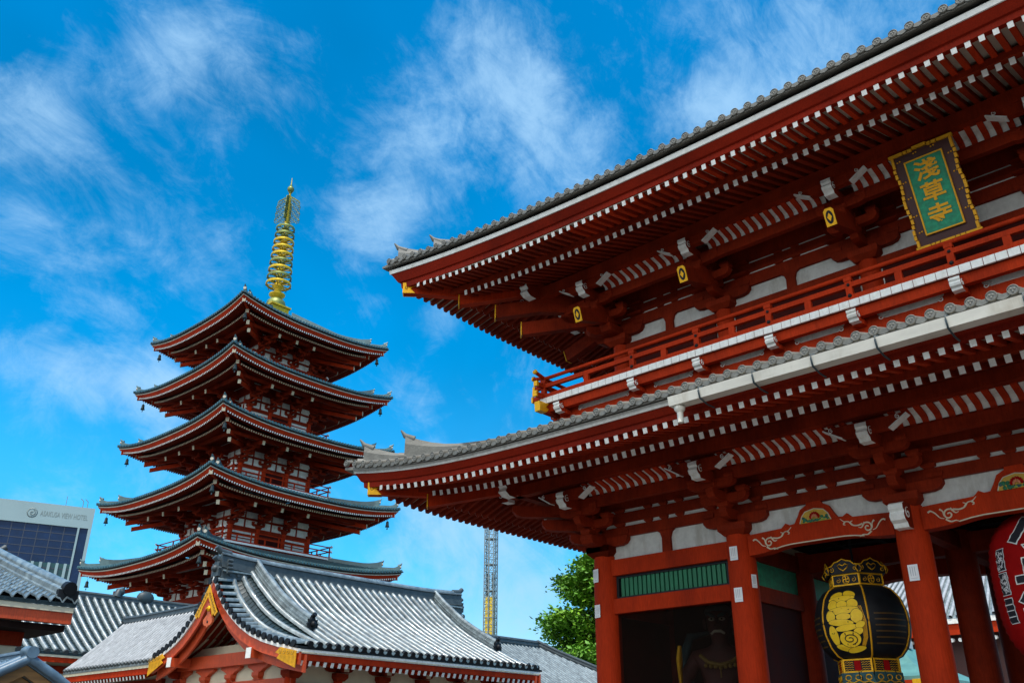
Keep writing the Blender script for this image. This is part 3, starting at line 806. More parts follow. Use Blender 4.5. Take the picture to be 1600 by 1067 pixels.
# upper storey walls
u2, v2 = 9.67, 2.47
for k, U, V, cols in ((0, u2, v2, [-9.67, -6.2, -2.2, 2.2, 6.2, 9.67]), (2, u2, v2, [-9.67, -6.2, -2.2, 2.2, 6.2, 9.67]), (1, v2, u2, [-2.47, 0, 2.47]), (3, v2, u2, [-2.47, 0, 2.47])):
    T = SK(k)
    plate(-U, U, V - .1, V + .02, 10.3, 15.0, T, 'plaster_wall', [PLASTER])
    for (z0, z1, vf) in ((13.04, 13.375, .11), (13.415, 13.69, .12), (13.735, 14.75, .13), (12.30, 12.56, .14), (11.0, 11.25, .14)):
        plate(-U, U, V - .12, V + vf, z0, z1, T, 'wall_beam', [RED2])
    for (z0, z1) in ((13.375, 13.415), (13.69, 13.735)): plate(-U, U, V - .10, V + .10, z0, z1, T, 'plaster_strip', [PLASTER])
    mb = MB()
    for a, b in zip(cols, cols[1:]):
        for zz in (13.375, 13.69):
            for du in (-.24, .24): block(mb, (a + b) / 2 + du, V + .05, zz - .002, .24, .046)
            for s, c0 in ((1, a), (-1, b)): block(mb, c0 + s * .66, V + .05, zz - .002, .5, .046)
    mb.xf(T).build('bearing_block', [RED2], gate, kind='stuff')
    for a, b in zip(cols, cols[1:]):
        mid = (a + b) / 2
        mb = MB(); mb.prism([(-.13, 0), (-.12, .28), (-.17, .42), (-.26, .48), (.26, .48), (.17, .42), (.12, .28), (.13, 0)], (mid, V + .022, 12.56), (1, 0, 0), (0, 0, 1), (0, .09, 0))
        mb.xf(T).build('strut', [RED2], gate)
        mb = MB(); mb.box(a + .30, b - .30, V + .021, V + .06, 11.25, 12.30, 0)
        dr = mb.xf(T).build('door_panel', [DRED], gate)
        mb = MB()
        for f in (.12, .5, .88):
            x = a + (b - a) * f; mb.prism([(-.16, -.05), (.16, -.05), (.20, 0), (.10, .06), (0, .12), (-.10, .06), (-.20, 0)], (x, V + .062, 11.42), (1, 0, 0), (0, 0, 1), (0, .012, 0))
            mb.prism([(-.16, -.05), (.16, -.05), (.20, 0), (.10, .06), (0, .12), (-.10, .06), (-.20, 0)], (x, V + .062, 12.06), (1, 0, 0), (0, 0, 1), (0, .012, 0))
        mb.xf(T).build('gilt_fitting', [GOLD], dr)
    mb = MB()
    for c in cols[:-1]:
        mb = MB(); mb.cyl((c, V, 10.4), (c, V, 12.62), .26, None, 20); mb.xf(T).build('upper_column', [RED], gate)

# balcony
bo = 1.22
for k, U, V, cols in SIDES:
    T = SK(k); Ub, Vb = U + bo, V + bo
    mb = MB(); eave(mb, U, V, [(bo - .02, 10.70, 0), (bo - .02, 10.86, 0), (-.4, 10.86, 0), (-.4, 10.70, 0)], 1, 0, 2); mb.xf(T).build('balcony_deck', [RED2], gate)
    mb = MB(); n = int(2 * Ub / .235); st = 2 * Ub / n
    for j in range(n): mb.box(-Ub + j * st + .007, -Ub + (j + 1) * st - .007, Vb - .05, Vb, 10.695, 10.868)
    mb.xf(T).build('deck_board_ends', [WHITE], gate)
    mb = MB(); eave(mb, U, V, [(bo - .28, 10.47, 0), (bo - .13, 10.47, 0), (bo - .10, 10.69, 0), (bo - .28, 10.69, 0)], 1, 0, 2)
    ob = mb.xf(T).build('balcony_beam', [RED], gate)
    mb = MB(); mb.box(U - .5, U + bo + .24, Vb - .27, Vb - .10, 10.40, 10.66, 0)
    mb.xf(T).build('beam_end', [RED], ob)
    mb = MB(); q = U + bo + .24
    mb.prism([(0, -.14), (.08, -.14), (.10, .14), (-.30, .14), (-.18, .02), (-.30, -.02), (-.2, -.14)], (q, Vb - .285, 10.53), (1, 0, 0), (0, 0, 1), (0, .20, 0)); mb.xf(T).build('gilt_cap', [GOLD], ob)
    # noses, white boards with curls, lower beam
    plate(-(U + .82), U + .82, V + .6, V + .80, 9.4, 10.395, T, 'balcony_plinth_beam', [RED])
    plate(-(U + .76), U + .76, V + .62, V + .74, 10.395, 10.69, T, 'balcony_board', [WHITE])
    ns = sorted(set(list(cols) + [(a + b) / 2 for a, b in zip(cols, cols[1:])]))
    ns = [x * (U + .55) / U if abs(x) == U else x for x in ns]
    for x in ns:
        mb = MB(); mb.prism([(a * .75, b * .70) for a, b in NOSE], (x - .11, V + 1.12, 10.425), (0, 1, 0), (0, 0, 1), (.22, 0, 0), 1, 0)
        for s in (-1, 1): spiral(mb, (x + s * .115, V + 1.17, 10.49), (0, 1, 0), (0, 0, 1), .08, 1.3, .014, 0)
        mb.xf(T).build('carved_nose', [WHITE, RED], gate)
        plate(x - .13, x + .13, V + .7, V + 1.0, 10.32, 10.44, T, 'bracket_arm', [RED])
    for a, b in zip(ns, ns[1:]):
        # red cusped frame ends either side of the white board, each with a curl
        for s, x0 in ((1, a), (-1, b)):
            mb = MB(); mb.prism([(0, 0), (.55, 0), (.46, .05), (.40, .10), (.34, .20), (.38, .27), (.44, .30), (.44, .33), (0, .33)], (x0, V + .742, 10.395), (s, 0, 0), (0, 0, 1), (0, .05, 0), 0)
            spiral(mb, (x0 + s * .45, V + .80, 10.44), (s, 0, 0), (0, 0, 1), .07, 1.3, .015, 1, tail=[(.12, .02), (.20, .10)])
            mb.xf(T).build('cusped_frame', [RED, WHITE], gate)
    # railing
    rl = MB(); v = Vb - .09
    ex = Ub + .28
    rl.tube([(-ex, v, 11.50 + .10), (-Ub + .2, v, 11.50), (Ub - .2, v, 11.50), (ex, v, 11.60)], .055, 8)
    rail = rl.xf(T).build('top_rail', [ORANGE if 0 else RED], gate)
    mb = MB(); mb.box(-ex + .06, ex - .06, v - .05, v + .05, 11.20, 11.32); mb.xf(T).build('middle_rail', [RED], gate)
    mb = MB(); mb.box(-ex, ex, v - .06, v + .06, 10.87, 11.00); mb.xf(T).build('bottom_rail', [RED], gate)
    for s in (-1, 1):
        mb = MB(); mb.cyl((s * ex, v, 11.60), (s * (ex + .05), v, 11.62), .075, None, 10); mb.xf(T).build('gilt_cap', [GOLD], rail)
        mb = MB(); mb.box(min(s * (ex - .06), s * (ex + .02)), max(s * (ex - .06), s * (ex + .02)), v - .065, v + .065, 11.185, 11.335); mb.xf(T).build('gilt_cap', [GOLD], rail)
        mb = MB(); mb.box(min(s * ex, s * (ex + .06)), max(s * ex, s * (ex + .06)), v - .08, v + .08, 10.85, 11.02); mb.xf(T).build('gilt_cap', [GOLD], rail)
    posts = sorted(set(list(cols) + [(a + b) / 2 for a, b in zip(cols, cols[1:])])); posts[0] = -(Ub - .09); posts[-1] = Ub - .09
    for x in posts[:-1] if k in (0, 2) else posts[:-1]:
        mb = MB(); mb.box(x - .075, x + .075, v - .055, v + .055, 11.0, 11.44); mb.box(x - .09, x + .09, v - .07, v + .07, 11.36, 11.455)
        pp = mb.xf(T).build('railing_post', [RED], gate)
        for zz_, rr_ in ((11.26, .04), (10.985, .05)):
            mb = MB(); mb.ball((x, v + .06, zz_), rr_, 0, 8); mb.xf(T).build('dark_boss', [BLACK], pp)
    for a, b in zip(posts, posts[1:]):
        x = (a + b) / 2; mb = MB(); mb.box(x - .08, x + .08, v - .045, v + .045, 11.0, 11.2); mb.xf(T).build('railing_strut', [RED], gate)

# gutter along the middle of the lower front eave
mb = MB(); gx0, gx1 = -4.85, 4.85
mb.prism([(4.60, 7.97), (4.86, 7.97), (4.90, 8.155), (4.84, 8.155), (4.82, 8.0), (4.64, 8.0), (4.64, 8.155), (4.60, 8.155)], (gx0, VV, 0), (0, 1, 0), (0, 0, 1), (gx1 - gx0, 0, 0), 0)
gt = mb.xf(SK(0)).build('gutter', [GUT], gate)
for x in (gx0 + .16, gx1 - .16):
    mb = MB(); mb.cyl((x, VV + 4.72, 7.62), (x, VV + 4.72, 7.965), .062, None, 14); mb.lathe([(.064, 0), (.11, .05), (.115, .12), (.064, .12)], (x, VV + 4.72, 7.84), 14)
    mb.xf(SK(0)).build('downspout', [GUT], gt)
for x in [-4.12 + j * 1.175 for j in range(8)]:
    mb = MB(); mb.tube([(x, VV + 4.70, 8.25), (x, VV + 4.905, 8.17), (x, VV + 4.915, 8.10), (x, VV + 4.875, 7.955), (x, VV + 4.60, 7.90), (x, VV + 4.35, 7.905)], .018, 6)
    mb.xf(SK(0)).build('gutter_strap', [STRAP], gt)
# gable top of the upper roof
mb = MB()
mb.prism([(-2.2, 17.3), (2.2, 17.3), (0, 18.8)], (-8.0, 0, 0), (0, 1, 0), (0, 0, 1), (16.0, 0, 0)); mb.build('gable_roof', [TILE], gate)
mb = MB(); mb.box(-8.2, 8.2, -.35, .35, 18.5, 19.3); mb.build('main_ridge', [TILE], gate)

# ------------------------------------------------------------------ the pagoda
PX_, PY_ = -65.975, 22.079
pag = thing('pagoda', (PX_, PY_, 0), 'five-storey vermilion pagoda with dark tiled roofs and a golden ringed spire', 'pagoda', rz=.0055)
PW = [9.64, 9.24, 8.66, 8.31, 7.84]; PH = [15.69, 21.17, 26.53, 31.79, 36.85]
PB = [4.15, 3.84, 3.50, 3.15, 2.80]; PBAL = [None, 5.30, 4.88, 4.43, 4.02]; PRAIL = [None, 17.92, 23.27, 28.17, 33.82]


def pbracket(name, z, o3, zt):
    """stepped bracket cluster with a white-ended tail rafter; outwards is +y"""
    mb = MB(); ux, uz = (1, 0, 0), (0, 0, 1)
    block(mb, 0, 0, z - .22, .5, .24)
    for i, (v, zz, hw) in enumerate(((0, z, .62), (o3 * .30, z + .42, .60), (o3 * .62, z + .80, .60), (o3 * .96, z + 1.16, .60))):
        mb.prism(armpoly(-hw, hw, .20), (0, v - .10, zz), ux, uz, (0, .2, 0))
        for s in (-1, 0, 1): block(mb, s * hw * .82, v, zz + .20, .24, .16)
        if i: mb.prism(armpoly(-.1, v + .14, .22), (-.09, 0, zz - .24), (0, 1, 0), uz, (.18, 0, 0))
    mb.bar((0, 0, zt + .75), (0, o3 + .55, zt), .20, .30)
    o = mb.mesh(name, [RED2])
    d = Vector((0, o3 + .55, -.75)).normalized()
    w = MB(); a = Vector((0, o3 + .55, zt)); w.bar(a, a + d * .05, .23, .34)
    return o, w.mesh('painted_end', [CREAM])


for k_ in range(5):
    w_, h_, b_ = PW[k_], PH[k_], PB[k_]; of = w_ - b_; Lc = .76; pp = 2.6; dd = .10
    zf = h_ - Lc; bal = PBAL[k_ + 1] if k_ < 4 else None
    if bal:
        zi = PRAIL[k_ + 1] - 1.25; oi = bal - b_ - .35
        P = [(of + .12, zf + .27), (of - 1.2, zf + .27 + (zi - zf - .27) * .22), (of - 2.6, zf + .27 + (zi - zf - .27) * .52), (oi, zi), (oi - .6, zi + .3)]
    else:
        P = [(of + .12, zf + .27), (of - 1.6, zf + .78), (of - 3.4, zf + 1.75), (of - 5.2, zf + 3.15), (-b_ + .9, zf + 4.45)]
    oe, oi_ = P[0][0], P[-1][0]
    ws = [max(0, (o - oi_) / (oe - oi_)) ** 1.4 * Lc for o, z in P]
    proto = {}
    for k in range(4):
        T = SK(k)
        def put(nm, builder, mats, parent=pag, **kw):
            if nm not in proto:
                mb = MB(); builder(mb); proto[nm] = mb.xf(SK(0)).mesh(nm, mats)
            o = bpy.data.objects.new(nm, proto[nm]); COL.objects.link(o); o.parent = parent; o.rotation_euler = (0, 0, k * pi / 2)
            for a, v in kw.items(): o[a] = v
            return o
        U = V = b_
        def roofb(mb):
            eave(mb, U, V, [(o, z, q) for (o, z), q in zip(P, ws)] + [(o, z - .08, q) for (o, z), q in reversed(list(zip(P, ws)))], pp, dd, 30, 1)
            tilerows(mb, U, V, [(o + .02, z + .04) for o, z in P], .30, .088, Lc, pp, dd, 0, 2, 5, disc='plain')
        rf = put('tiled_roof', roofb, [PTILE, PTILED, PTILE])
        put('eave_edge_strip', lambda mb: eave(mb, U, V, [(of - .16, zf, Lc), (of, zf, Lc), (of + .01, zf + .08, Lc), (of - .14, zf + .08, Lc)], pp, dd, 30), [mat_strip])
        put('eave_gap_shade', lambda mb: eave(mb, U, V, [(of - .2, zf + .083, Lc), (of - .03, zf + .083, Lc), (of + .04, zf + .185, Lc), (of - .2, zf + .185, Lc)], pp, dd, 30), [BLACK])  # black strip stands in for shade under the pagoda tiles
        zfl = h_ - .34 - .78; zb = h_ - .72 - .50; of1 = of - .24; ob1 = of - 1.25
        put('eave_fascia', lambda mb: eave(mb, U, V, [(of - .34, zfl + .06, .78), (of - .22, zfl + .06, .78), (of - .03, zf - .003, Lc), (of - .2, zf - .003, Lc)], pp, dd, 30), [RED])
        put('soffit', lambda mb: (eave(mb, U, V, [(of1, zfl + .065, .78), (ob1 - .1, zfl + .065 + .24 * 1.1, .58), (ob1 - .1, zfl + .10 + .24 * 1.1, .58), (of1, zfl + .10, .78)], pp, dd, 30),
                                   eave(mb, U, V, [(ob1, zb + .075, .5), (0, zb + .075 + .27 * ob1, 0), (0, zb + .11 + .27 * ob1, 0), (ob1, zb + .11, .5)], pp, dd, 30)), [RED3])
        def rows(mb, ot, zt, lt, slp, oend_, li, w, hh):
            n_ = int((U + ot) / .225)
            for i in range(-n_, n_ + 1):
                u = i * .225
                if abs(u) > U + ot - .12: continue
                s_ = abs(u) / (U + ot); oend = max(oend_, abs(u) - U + .03)
                if ot - oend < .08: continue
                f = (ot - oend) / (ot - oend_)
                A = Vector((u, V + ot + s_ ** 6 * dd, zt + lt * s_ ** pp)); B = Vector((u, V + oend, zt + slp * (ot - oend) + (lt + (li - lt) * f) * (abs(u) / (U + oend)) ** pp))
                mb.bar(A, B, w, hh, 0); d = (A - B).normalized(); mb.bar(A, A + d * .012, w + .012, hh + .012, 1)
        put('flying_rafters', lambda mb: rows(mb, of1, zfl, .78, .24, ob1 - .1, .58, .10, .12), [RED2, WHITE], kind='stuff')
        put('base_rafters', lambda mb: rows(mb, ob1, zb, .5, .27, .0, 0, .11, .13), [RED2, CREAM], kind='stuff')
        o3 = of * .52
        zp = zb + .27 * (ob1 - o3) - .07
        put('eave_purlin', lambda mb: eave(mb, U, V, [(o3 - .12, zp - .28, 0), (o3 + .12, zp - .28, 0), (o3 + .12, zp, 0), (o3 - .12, zp, 0)], pp, 0, 2), [RED2])
        # hip beams
        def hipb(mb):
            c = lambda o, z: (U + o, V + o, z)
            mb.bar(c(0, zb + .9), c(ob1 + .12, zb + .5 + .02), .24, .32, 0); mb.bar(c(ob1 - .2, zfl + .26 + .5), c(of1 + .1, zfl + .78), .2, .28, 0)
            d = Vector((1, 1, 0)).normalized()
            for q in (c(ob1 + .12, zb + .52), c(of1 + .1, zfl + .78)): mb.bar(Vector(q), Vector(q) + d * .03, .28, .34, 1)
            for (o_, z_, hh) in ((o3 + .75, zp - .45, .34), (o3 + .35, zp - .95, .32)):
                mb.bar(c(0, z_ + .9), c(o_, z_), .22, hh, 0); q = Vector(c(o_, z_)); mb.bar(q, q + d * .05, .26, hh + .04, 1)
        put('hip_beam', hipb, [RED, CREAM])
        def ridgeb(mb):
            d = Vector((1, 1, 0)).normalized(); s2 = Vector((1, -1, 0)).normalized()
            for (oa, oz, hh, ww) in ((of - .10, of - 1.5, .26, .28), (of - 1.2, oi_ + .3, .42, .34)):
                rings = []
                for j in range(11):
                    t = j / 10; o = oa + (oz - oa) * t; wg = max(0, (o - oi_) / (oe - oi_)) ** 1.4
                    z = prof(P, o) + Lc * wg; kk = .30 * max(0, 1 - 3 * t) ** 2
                    cc = Vector((U + o + dd * wg, V + o + dd * wg, z))
                    rings.append([cc - s2 * ww / 2 + Vector((0, 0, -.06)), cc + s2 * ww / 2 + Vector((0, 0, -.06)), cc + s2 * ww * .4 + Vector((0, 0, hh + kk)), cc - s2 * ww * .4 + Vector((0, 0, hh + kk))])
                mb.loft(rings, 0)
                a = (Vector(rings[0][2]) + Vector(rings[0][3])) / 2
                mb.tube([a + d * -.2 + Vector((0, 0, -.12)), a + d * .06, a + d * .16 + Vector((0, 0, .14))], [.13, .09, .03], 6)
                mb.cyl(a + d * -.02 + Vector((0, 0, -.22)), a + d * .10 + Vector((0, 0, -.22)), .13, None, 8, 1)
        put('hip_ridge', ridgeb, [PTILE, BOARD])
        # walls
        zc = h_ - 2.55; zdk = PRAIL[k_] - .9 if k_ else 7.0
        put('plaster_wall', lambda mb: mb.box(-U, U, V - .16, V - .02, zdk, zb + .27 * ob1), [PLASTER])
        zbt = zc
        def beams(mb):
            mb.box(-U - .12, U + .12, V - .10, V + .10, zc - .30, zc); mb.box(-U - .05, U + .05, V - .08, V + .05, zc + .62, zc + .80); mb.box(-U - .05, U + .05, V - .06, V + .08, zc + 1.32, zc + 2.2)
            mb.box(-U - .08, U + .08, V - .08, V + .07, zdk + .9, zdk + 1.02)
            if k_ == 0: mb.box(-U - .35, U + .35, V - .1, V + .3, zc - 1.0, zc - .55); mb.box(-U - .2, U + .2, V - .1, V + .2, zc - .5, zc - .05)
            for s in (-.667, 0, .667):
                x = U * s
                if k_ < 4 or s == 9: mb.box(x - .06, x + .06, V - .03, V + .03, zc, zc + 1.3)
        put('wall_beam', beams, [RED2])
        def doorb(mb):
            mb.box(-U / 3 + .15, U / 3 - .15, V - .02, V + .02, zdk, zc - .3)
            for s in (-1, 1): mb.box(min(s * .02, s * (U / 3 - .25)), max(s * .02, s * (U / 3 - .25)), V + .02, V + .05, zdk + .1, zc - .4)
        put('door_panel', doorb, [DRED])
        def muntin(mb):
            for s in (-1, 1):
                x0, x1 = s * (U / 3 + .12), s * (U - .12); a, c = min(x0, x1), max(x0, x1)
                for z in (zdk + .62,): mb.box(a, c, V - .02, V + .02, z, z + .07)
        put('window_rail', muntin, [RED2])
        key_ = ('br', k_)
        if key_ not in slipm: slipm[key_] = pbracket('bracket', zc + .20, o3, zc + 1.05)
        bm1, bm2 = slipm[key_]
        for u in (-U, -U / 3, U / 3):
            o = place(bm1, 'bracket', pag, k, u, V)
            c = bpy.data.objects.new('painted_end', bm2); COL.objects.link(c); c.parent = o
        for u in (-U, -U / 3, U / 3):
            x, y, _ = SK(k)(u, V, 0); mb = MB(); mb.cyl((x, y, zdk), (x, y, zc), .20, None, 14); mb.build('column', [RED], pag)
        # balcony
        if k_:
            B = PBAL[k_]; zr = PRAIL[k_]
            put('balcony_deck', lambda mb: (eave(mb, U, V, [(B - b_ - .05, zdk - .22, 0), (B - b_ - .05, zdk - .05, 0), (-.05, zdk - .05, 0), (-.05, zdk - .22, 0)], 1, 0, 2),
                                            eave(mb, U, V, [(B - b_ - .25, zdk - .55, 0), (B - b_ - .12, zdk - .55, 0), (B - b_ - .12, zdk - .23, 0), (B - b_ - .25, zdk - .23, 0)], 1, 0, 2)), [RED2])
            put('deck_edge', lambda mb: mb.box(-B, B, B - .048, B + .02, zdk - .20, zdk - .04), [WHITE])
            def rails(mb):
                v = B - .07
                mb.tube([(-B - .2, v, zr + .06), (-B + .3, v, zr), (B - .3, v, zr), (B + .2, v, zr + .06)], .05, 6)
                mb.box(-B - .12, B + .12, v - .035, v + .035, zr - .42, zr - .33); mb.box(-B - .15, B + .15, v - .04, v + .04, zdk - .03, zdk + .07)
                n = 8
                for j in range(n + 1):
                    x = -B + .07 + (2 * B - .14) * j / n
                    mb.box(x - .05, x + .05, v - .04, v + .04, zdk + .07, zr - (.04 if j % 2 == 0 else .42))
                for s in (-1, 1):
                    for z, r in ((zr + .06, .07), (zr - .375, .06), (zdk + .02, .07)): mb.box(s * (B + .17) - .03, s * (B + .17) + .03, v - r, v + r, z - r, z + r, 1)
            put('railing', rails, [RED, WHITE])

# spire
sp = MB(); za = 40.55
sp.box(-.95, .95, -.95, .95, za - .35, za + .55); sp.box(-1.1, 1.1, -1.1, 1.1, za + .55, za + .72); sp.box(-1.02, 1.02, -1.02, 1.02, za - .4, za - .28)
sp.lathe([(.95, .72), (.98, .95), (.88, 1.35), (.62, 1.62), (.5, 1.68)], (0, 0, za), 24, 1)
sp.lathe([(.42, 1.66), (.50, 1.8), (.78, 2.05), (.80, 2.18), (.50, 2.3), (.34, 2.55), (.36, 2.75), (.62, 3.0), (.60, 3.08), (.2, 3.1)], (0, 0, za), 20)
base = sp.build('spire_base', [SPIRE, BRONZE], pag)
mb = MB(); mb.tube([(0, 0, 43.4), (0, 0, 50.6), (0, 0, 54.4), (0, 0, 56.6)], [.30, .22, .11, .03], 10, 0); mb.build('spire_mast', [SPIRE], pag)
for j in range(9):
    t = j / 8; z = 43.85 + 6.5 * t; r = 1.22 - .30 * t; mb = MB(); n = 28
    vs = []
    pr_ = [(r, -.13), (r + .05, 0), (r, .13), (r - .10, .10), (r - .10, -.10)]
    mb.lathe(pr_ + [pr_[0]], (0, 0, z), n)
    for q in range(8):
        a = q * pi / 4; mb.bar((.18 * cos(a), .18 * sin(a), z), ((r - .06) * cos(a), (r - .06) * sin(a), z), .09, .10)
    mb.lathe([(.22, -.2), (.34, -.1), (.34, .1), (.22, .2)], (0, 0, z), 12)
    for q in range(8):
        a = q * pi / 4 + .3; mb.ball((r * cos(a), r * sin(a), z - .24), .06, 1, 6, (1, 1, 1.6))
    mb.build('spire_ring', [BRONZE if j in (1, 3, 7, 8) else SPIRE, COPPER], pag)
for a in (0.75, 0.75 + pi / 2):
    for s in (0, pi):
        mb = MB(); d = Vector((cos(a + s), sin(a + s), 0)); rnd = random.Random(int(a * 10 + s * 3))
        R0, R1 = .22, 1.22; z0, z1 = 51.1, 54.3
        def edge(t): return R1 * (1.02 - .1 * t) * (1 if t < .72 else (1 - ((t - .72) / .28) ** 2 * .85))
        for i in range(17):
            t = i / 16; z = z0 + (z1 - z0) * t; e = edge(t)
            pts = [Vector((0, 0, z)) + d * (R0 * .3 + (e - R0 * .3) * q / 6) + Vector((0, 0, .12 * sin(q * 2.2 + i * 1.7))) for q in range(7)]
            mb.tube(pts, .036, 4)
        for q in range(7):
            pts = []
            for i in range(13):
                t = i / 12; pts.append(Vector((0, 0, z0 + (z1 - z0) * t)) + d * (edge(t) * (q + 1) / 7) + Vector((0, 0, 0)) + d * (.06 * sin(i * 2.1 + q)))
            mb.tube(pts, .026 if q < 6 else .038, 4)
        mb.build('water_flame', [BRONZE], pag)
mb = MB(); mb.ball((0, 0, 55.2), .36, 0, 16, (1, 1, 1.05)); mb.lathe([(.12, -.5), (.2, -.42), (.1, -.34)], (0, 0, 55.2), 10); mb.lathe([(.1, .36), (.14, .5), (.03, .7)], (0, 0, 55.2), 10); mb.build('jewel', [BRONZE], pag)

# wind bells hanging from the roof corners
bl = MB()
bl.tube([(0, 0, 0), (0, 0, -.30)], .02, 5)
bl.lathe([(0, -.28), (.10, -.30), (.15, -.40), (.17, -.70), (.24, -.92), (.22, -.92), (.15, -.72), (0, -.5)], n=12)
bl.tube([(0, 0, -.5), (0, 0, -1.02)], .014, 4); bl.box(-.10, .10, -.01, .01, -1.2, -1.02)
bellm = bl.mesh('wind_bell', [COPPER])
LV = ['lowest', 'second lowest', 'middle', 'second highest', 'topmost']
for k_ in range(5):
    for (sx_, sy_, nm) in ((-1, -1, 'left'), (1, -1, 'near'), (1, 1, 'right')):
        r = PW[k_] - (.55 if nm != 'near' else .95)
        o = bpy.data.objects.new('wind_bell', bellm); COL.objects.link(o)
        o.location = Vector((PX_ + sx_ * r, PY_ + sy_ * r, PH[k_] - (.62 if nm != 'near' else .80)))
        o.scale = (.82, .82, .82)
        o['label'] = 'small bronze wind bell under the %s corner of the pagoda\'s %s roof' % (nm, LV[k_])
        o['category'] = 'wind bell'; o['group'] = 'wind bells on the pagoda roofs'

# ------------------------------------------------------------------ tiled roof over two slopes, ridge along local y
def slope_rows(mb, y0, y1, P, pitch, r, sgn=1, m=0, md=1, step=.36, skip=None, seed=1):
    """rows of half-round tiles running down a slope whose profile [(x, z)] goes from ridge to eave"""
    rnd = random.Random(seed)
    L_ = [0.0]
    for (a, za), (b, zb) in zip(P, P[1:]): L_.append(L_[-1] + sqrt((a - b) ** 2 + (za - zb) ** 2))
    def at(d):
        for i in range(len(P) - 1):
            if d <= L_[i + 1] or i == len(P) - 2:
                t = (d - L_[i]) / (L_[i + 1] - L_[i]); return P[i][0] + (P[i + 1][0] - P[i][0]) * t, P[i][1] + (P[i + 1][1] - P[i][1]) * t
    n = int((y1 - y0) / pitch); off = ((y1 - y0) - n * pitch) / 2
    ns = int(L_[-1] / step)
    for i in range(n + 1):
        y = y0 + off + i * pitch
        if skip and skip(y): continue
        pts = []; rad = []; ph = rnd.uniform(-.02, .02)
        for j in range(ns + 1):
            d = L_[-1] * j / ns; x, z = at(d); pts.append((x * sgn, y + rnd.uniform(-.006, .006), z + .01)); rad.append(r * .97)
            if j < ns:
                x, z = at(L_[-1] * (j + .94) / ns); pts.append((x * sgn, y + rnd.uniform(-.004, .004), z + .01)); rad.append(r * 1.10)
        mb.tube(pts, rad, 6, m, False, True, a0=-pi * .56, a1=pi * .56)
        x, z = P[-1]; x2, z2 = at(L_[-1] - .16)
        q = Vector((x * sgn, y, z + .01)); d = (q - Vector((x2 * sgn, y, z2 + .01))).normalized()
        mb.cyl(q + d * .05, q - d * .08, r * 1.16, None, 12, md)
    return L_, at


def pan_courses(mb, y0, y1, P, sgn, m, step=.30, th=.035):
    """stepped courses of flat tiles between the rows"""
    L_ = [0.0]
    for (a, za), (b, zb) in zip(P, P[1:]): L_.append(L_[-1] + sqrt((a - b) ** 2 + (za - zb) ** 2))
    n = int(L_[-1] / step)
    def at(d):
        for i in range(len(P) - 1):
            if d <= L_[i + 1] + 1e-9 or i == len(P) - 2:
                t = (d - L_[i]) / (L_[i + 1] - L_[i]); return P[i][0] + (P[i + 1][0] - P[i][0]) * t, P[i][1] + (P[i + 1][1] - P[i][1]) * t
    pts = []
    for j in range(n):
        x, z = at(L_[-1] * j / n); pts.append((x * sgn, z - th)); x, z = at(L_[-1] * (j + 1) / n); pts.append((x * sgn, z))
    vs = [(x, y0, z) for x, z in pts] + [(x, y1, z) for x, z in pts]; k = len(pts)
    mb.add(vs, [(i, i + 1, i + 1 + k, i + k) for i in range(k - 1)], m)


def ridge(mb, p, q, w, h, n=10, kick=.0, m=0, mt=None, sag=0.0):
    """stacked ridge from p to q with a round tile on top; kick lifts both ends"""
    p = Vector(p); q = Vector(q); d = (q - p).normalized(); s = d.cross(Vector((0, 0, 1))).normalized(); rings = []; top = []
    for i in range(n + 1):
        t = i / n; c = p + (q - p) * t + Vector((0, 0, -sag * 4 * t * (1 - t))); k_ = kick * (max(0, 1 - 4 * t) ** 2 + max(0, 4 * t - 3) ** 2)
        up_ = Vector((0, 0, 1))
        rings.append([c - s * w / 2, c + s * w / 2, c + s * w * .46 + up_ * (h * .30 + k_), c + s * w * .56 + up_ * (h * .33 + k_), c + s * w * .40 + up_ * (h * .36 + k_), c + s * w * .34 + up_ * (h * .82 + k_),
                      c + s * w * .46 + up_ * (h * .85 + k_), c + s * w * .3 + up_ * (h * .92 + k_), c - s * w * .3 + up_ * (h * .92 + k_), c - s * w * .46 + up_ * (h * .85 + k_), c - s * w * .34 + up_ * (h * .82 + k_), c - s * w * .40 + up_ * (h * .36 + k_), c - s * w * .56 + up_ * (h * .33 + k_), c - s * w * .46 + up_ * (h * .30 + k_)])
        top.append(c + up_ * (h * .93 + k_))
    mb.loft(rings, m)
    mb.tube(top, w * .26, 8, m if mt is None else mt, True, True)


def oni(mb, c, d, s, m=0):
    """end tile: a thick shaped plate with horns and a round tile above"""
    c = Vector(c); d = Vector(d).normalized(); sd_ = d.cross(Vector((0, 0, 1))).normalized()
    pl = [(-.34, -.3), (-.36, .05), (-.42, .12), (-.30, .22), (-.34, .42), (-.20, .36), (-.12, .52), (.12, .52), (.20, .36), (.34, .42), (.30, .22), (.42, .12), (.36, .05), (.34, -.3)]
    mb.prism([(a * s, b * s) for a, b in pl], c, sd_, (0, 0, 1), d * .16 * s, m)
    mb.ball(c + d * .18 * s + Vector((0, 0, .12 * s)), .2 * s, m, 10, (1, 1, 1))
    mb.tube([c - d * .3 * s + Vector((0, 0, .5 * s)), c + d * .12 * s + Vector((0, 0, .60 * s)), c + d * .30 * s + Vector((0, 0, .74 * s))], [.13 * s, .13 * s, .15 * s], 8, m)


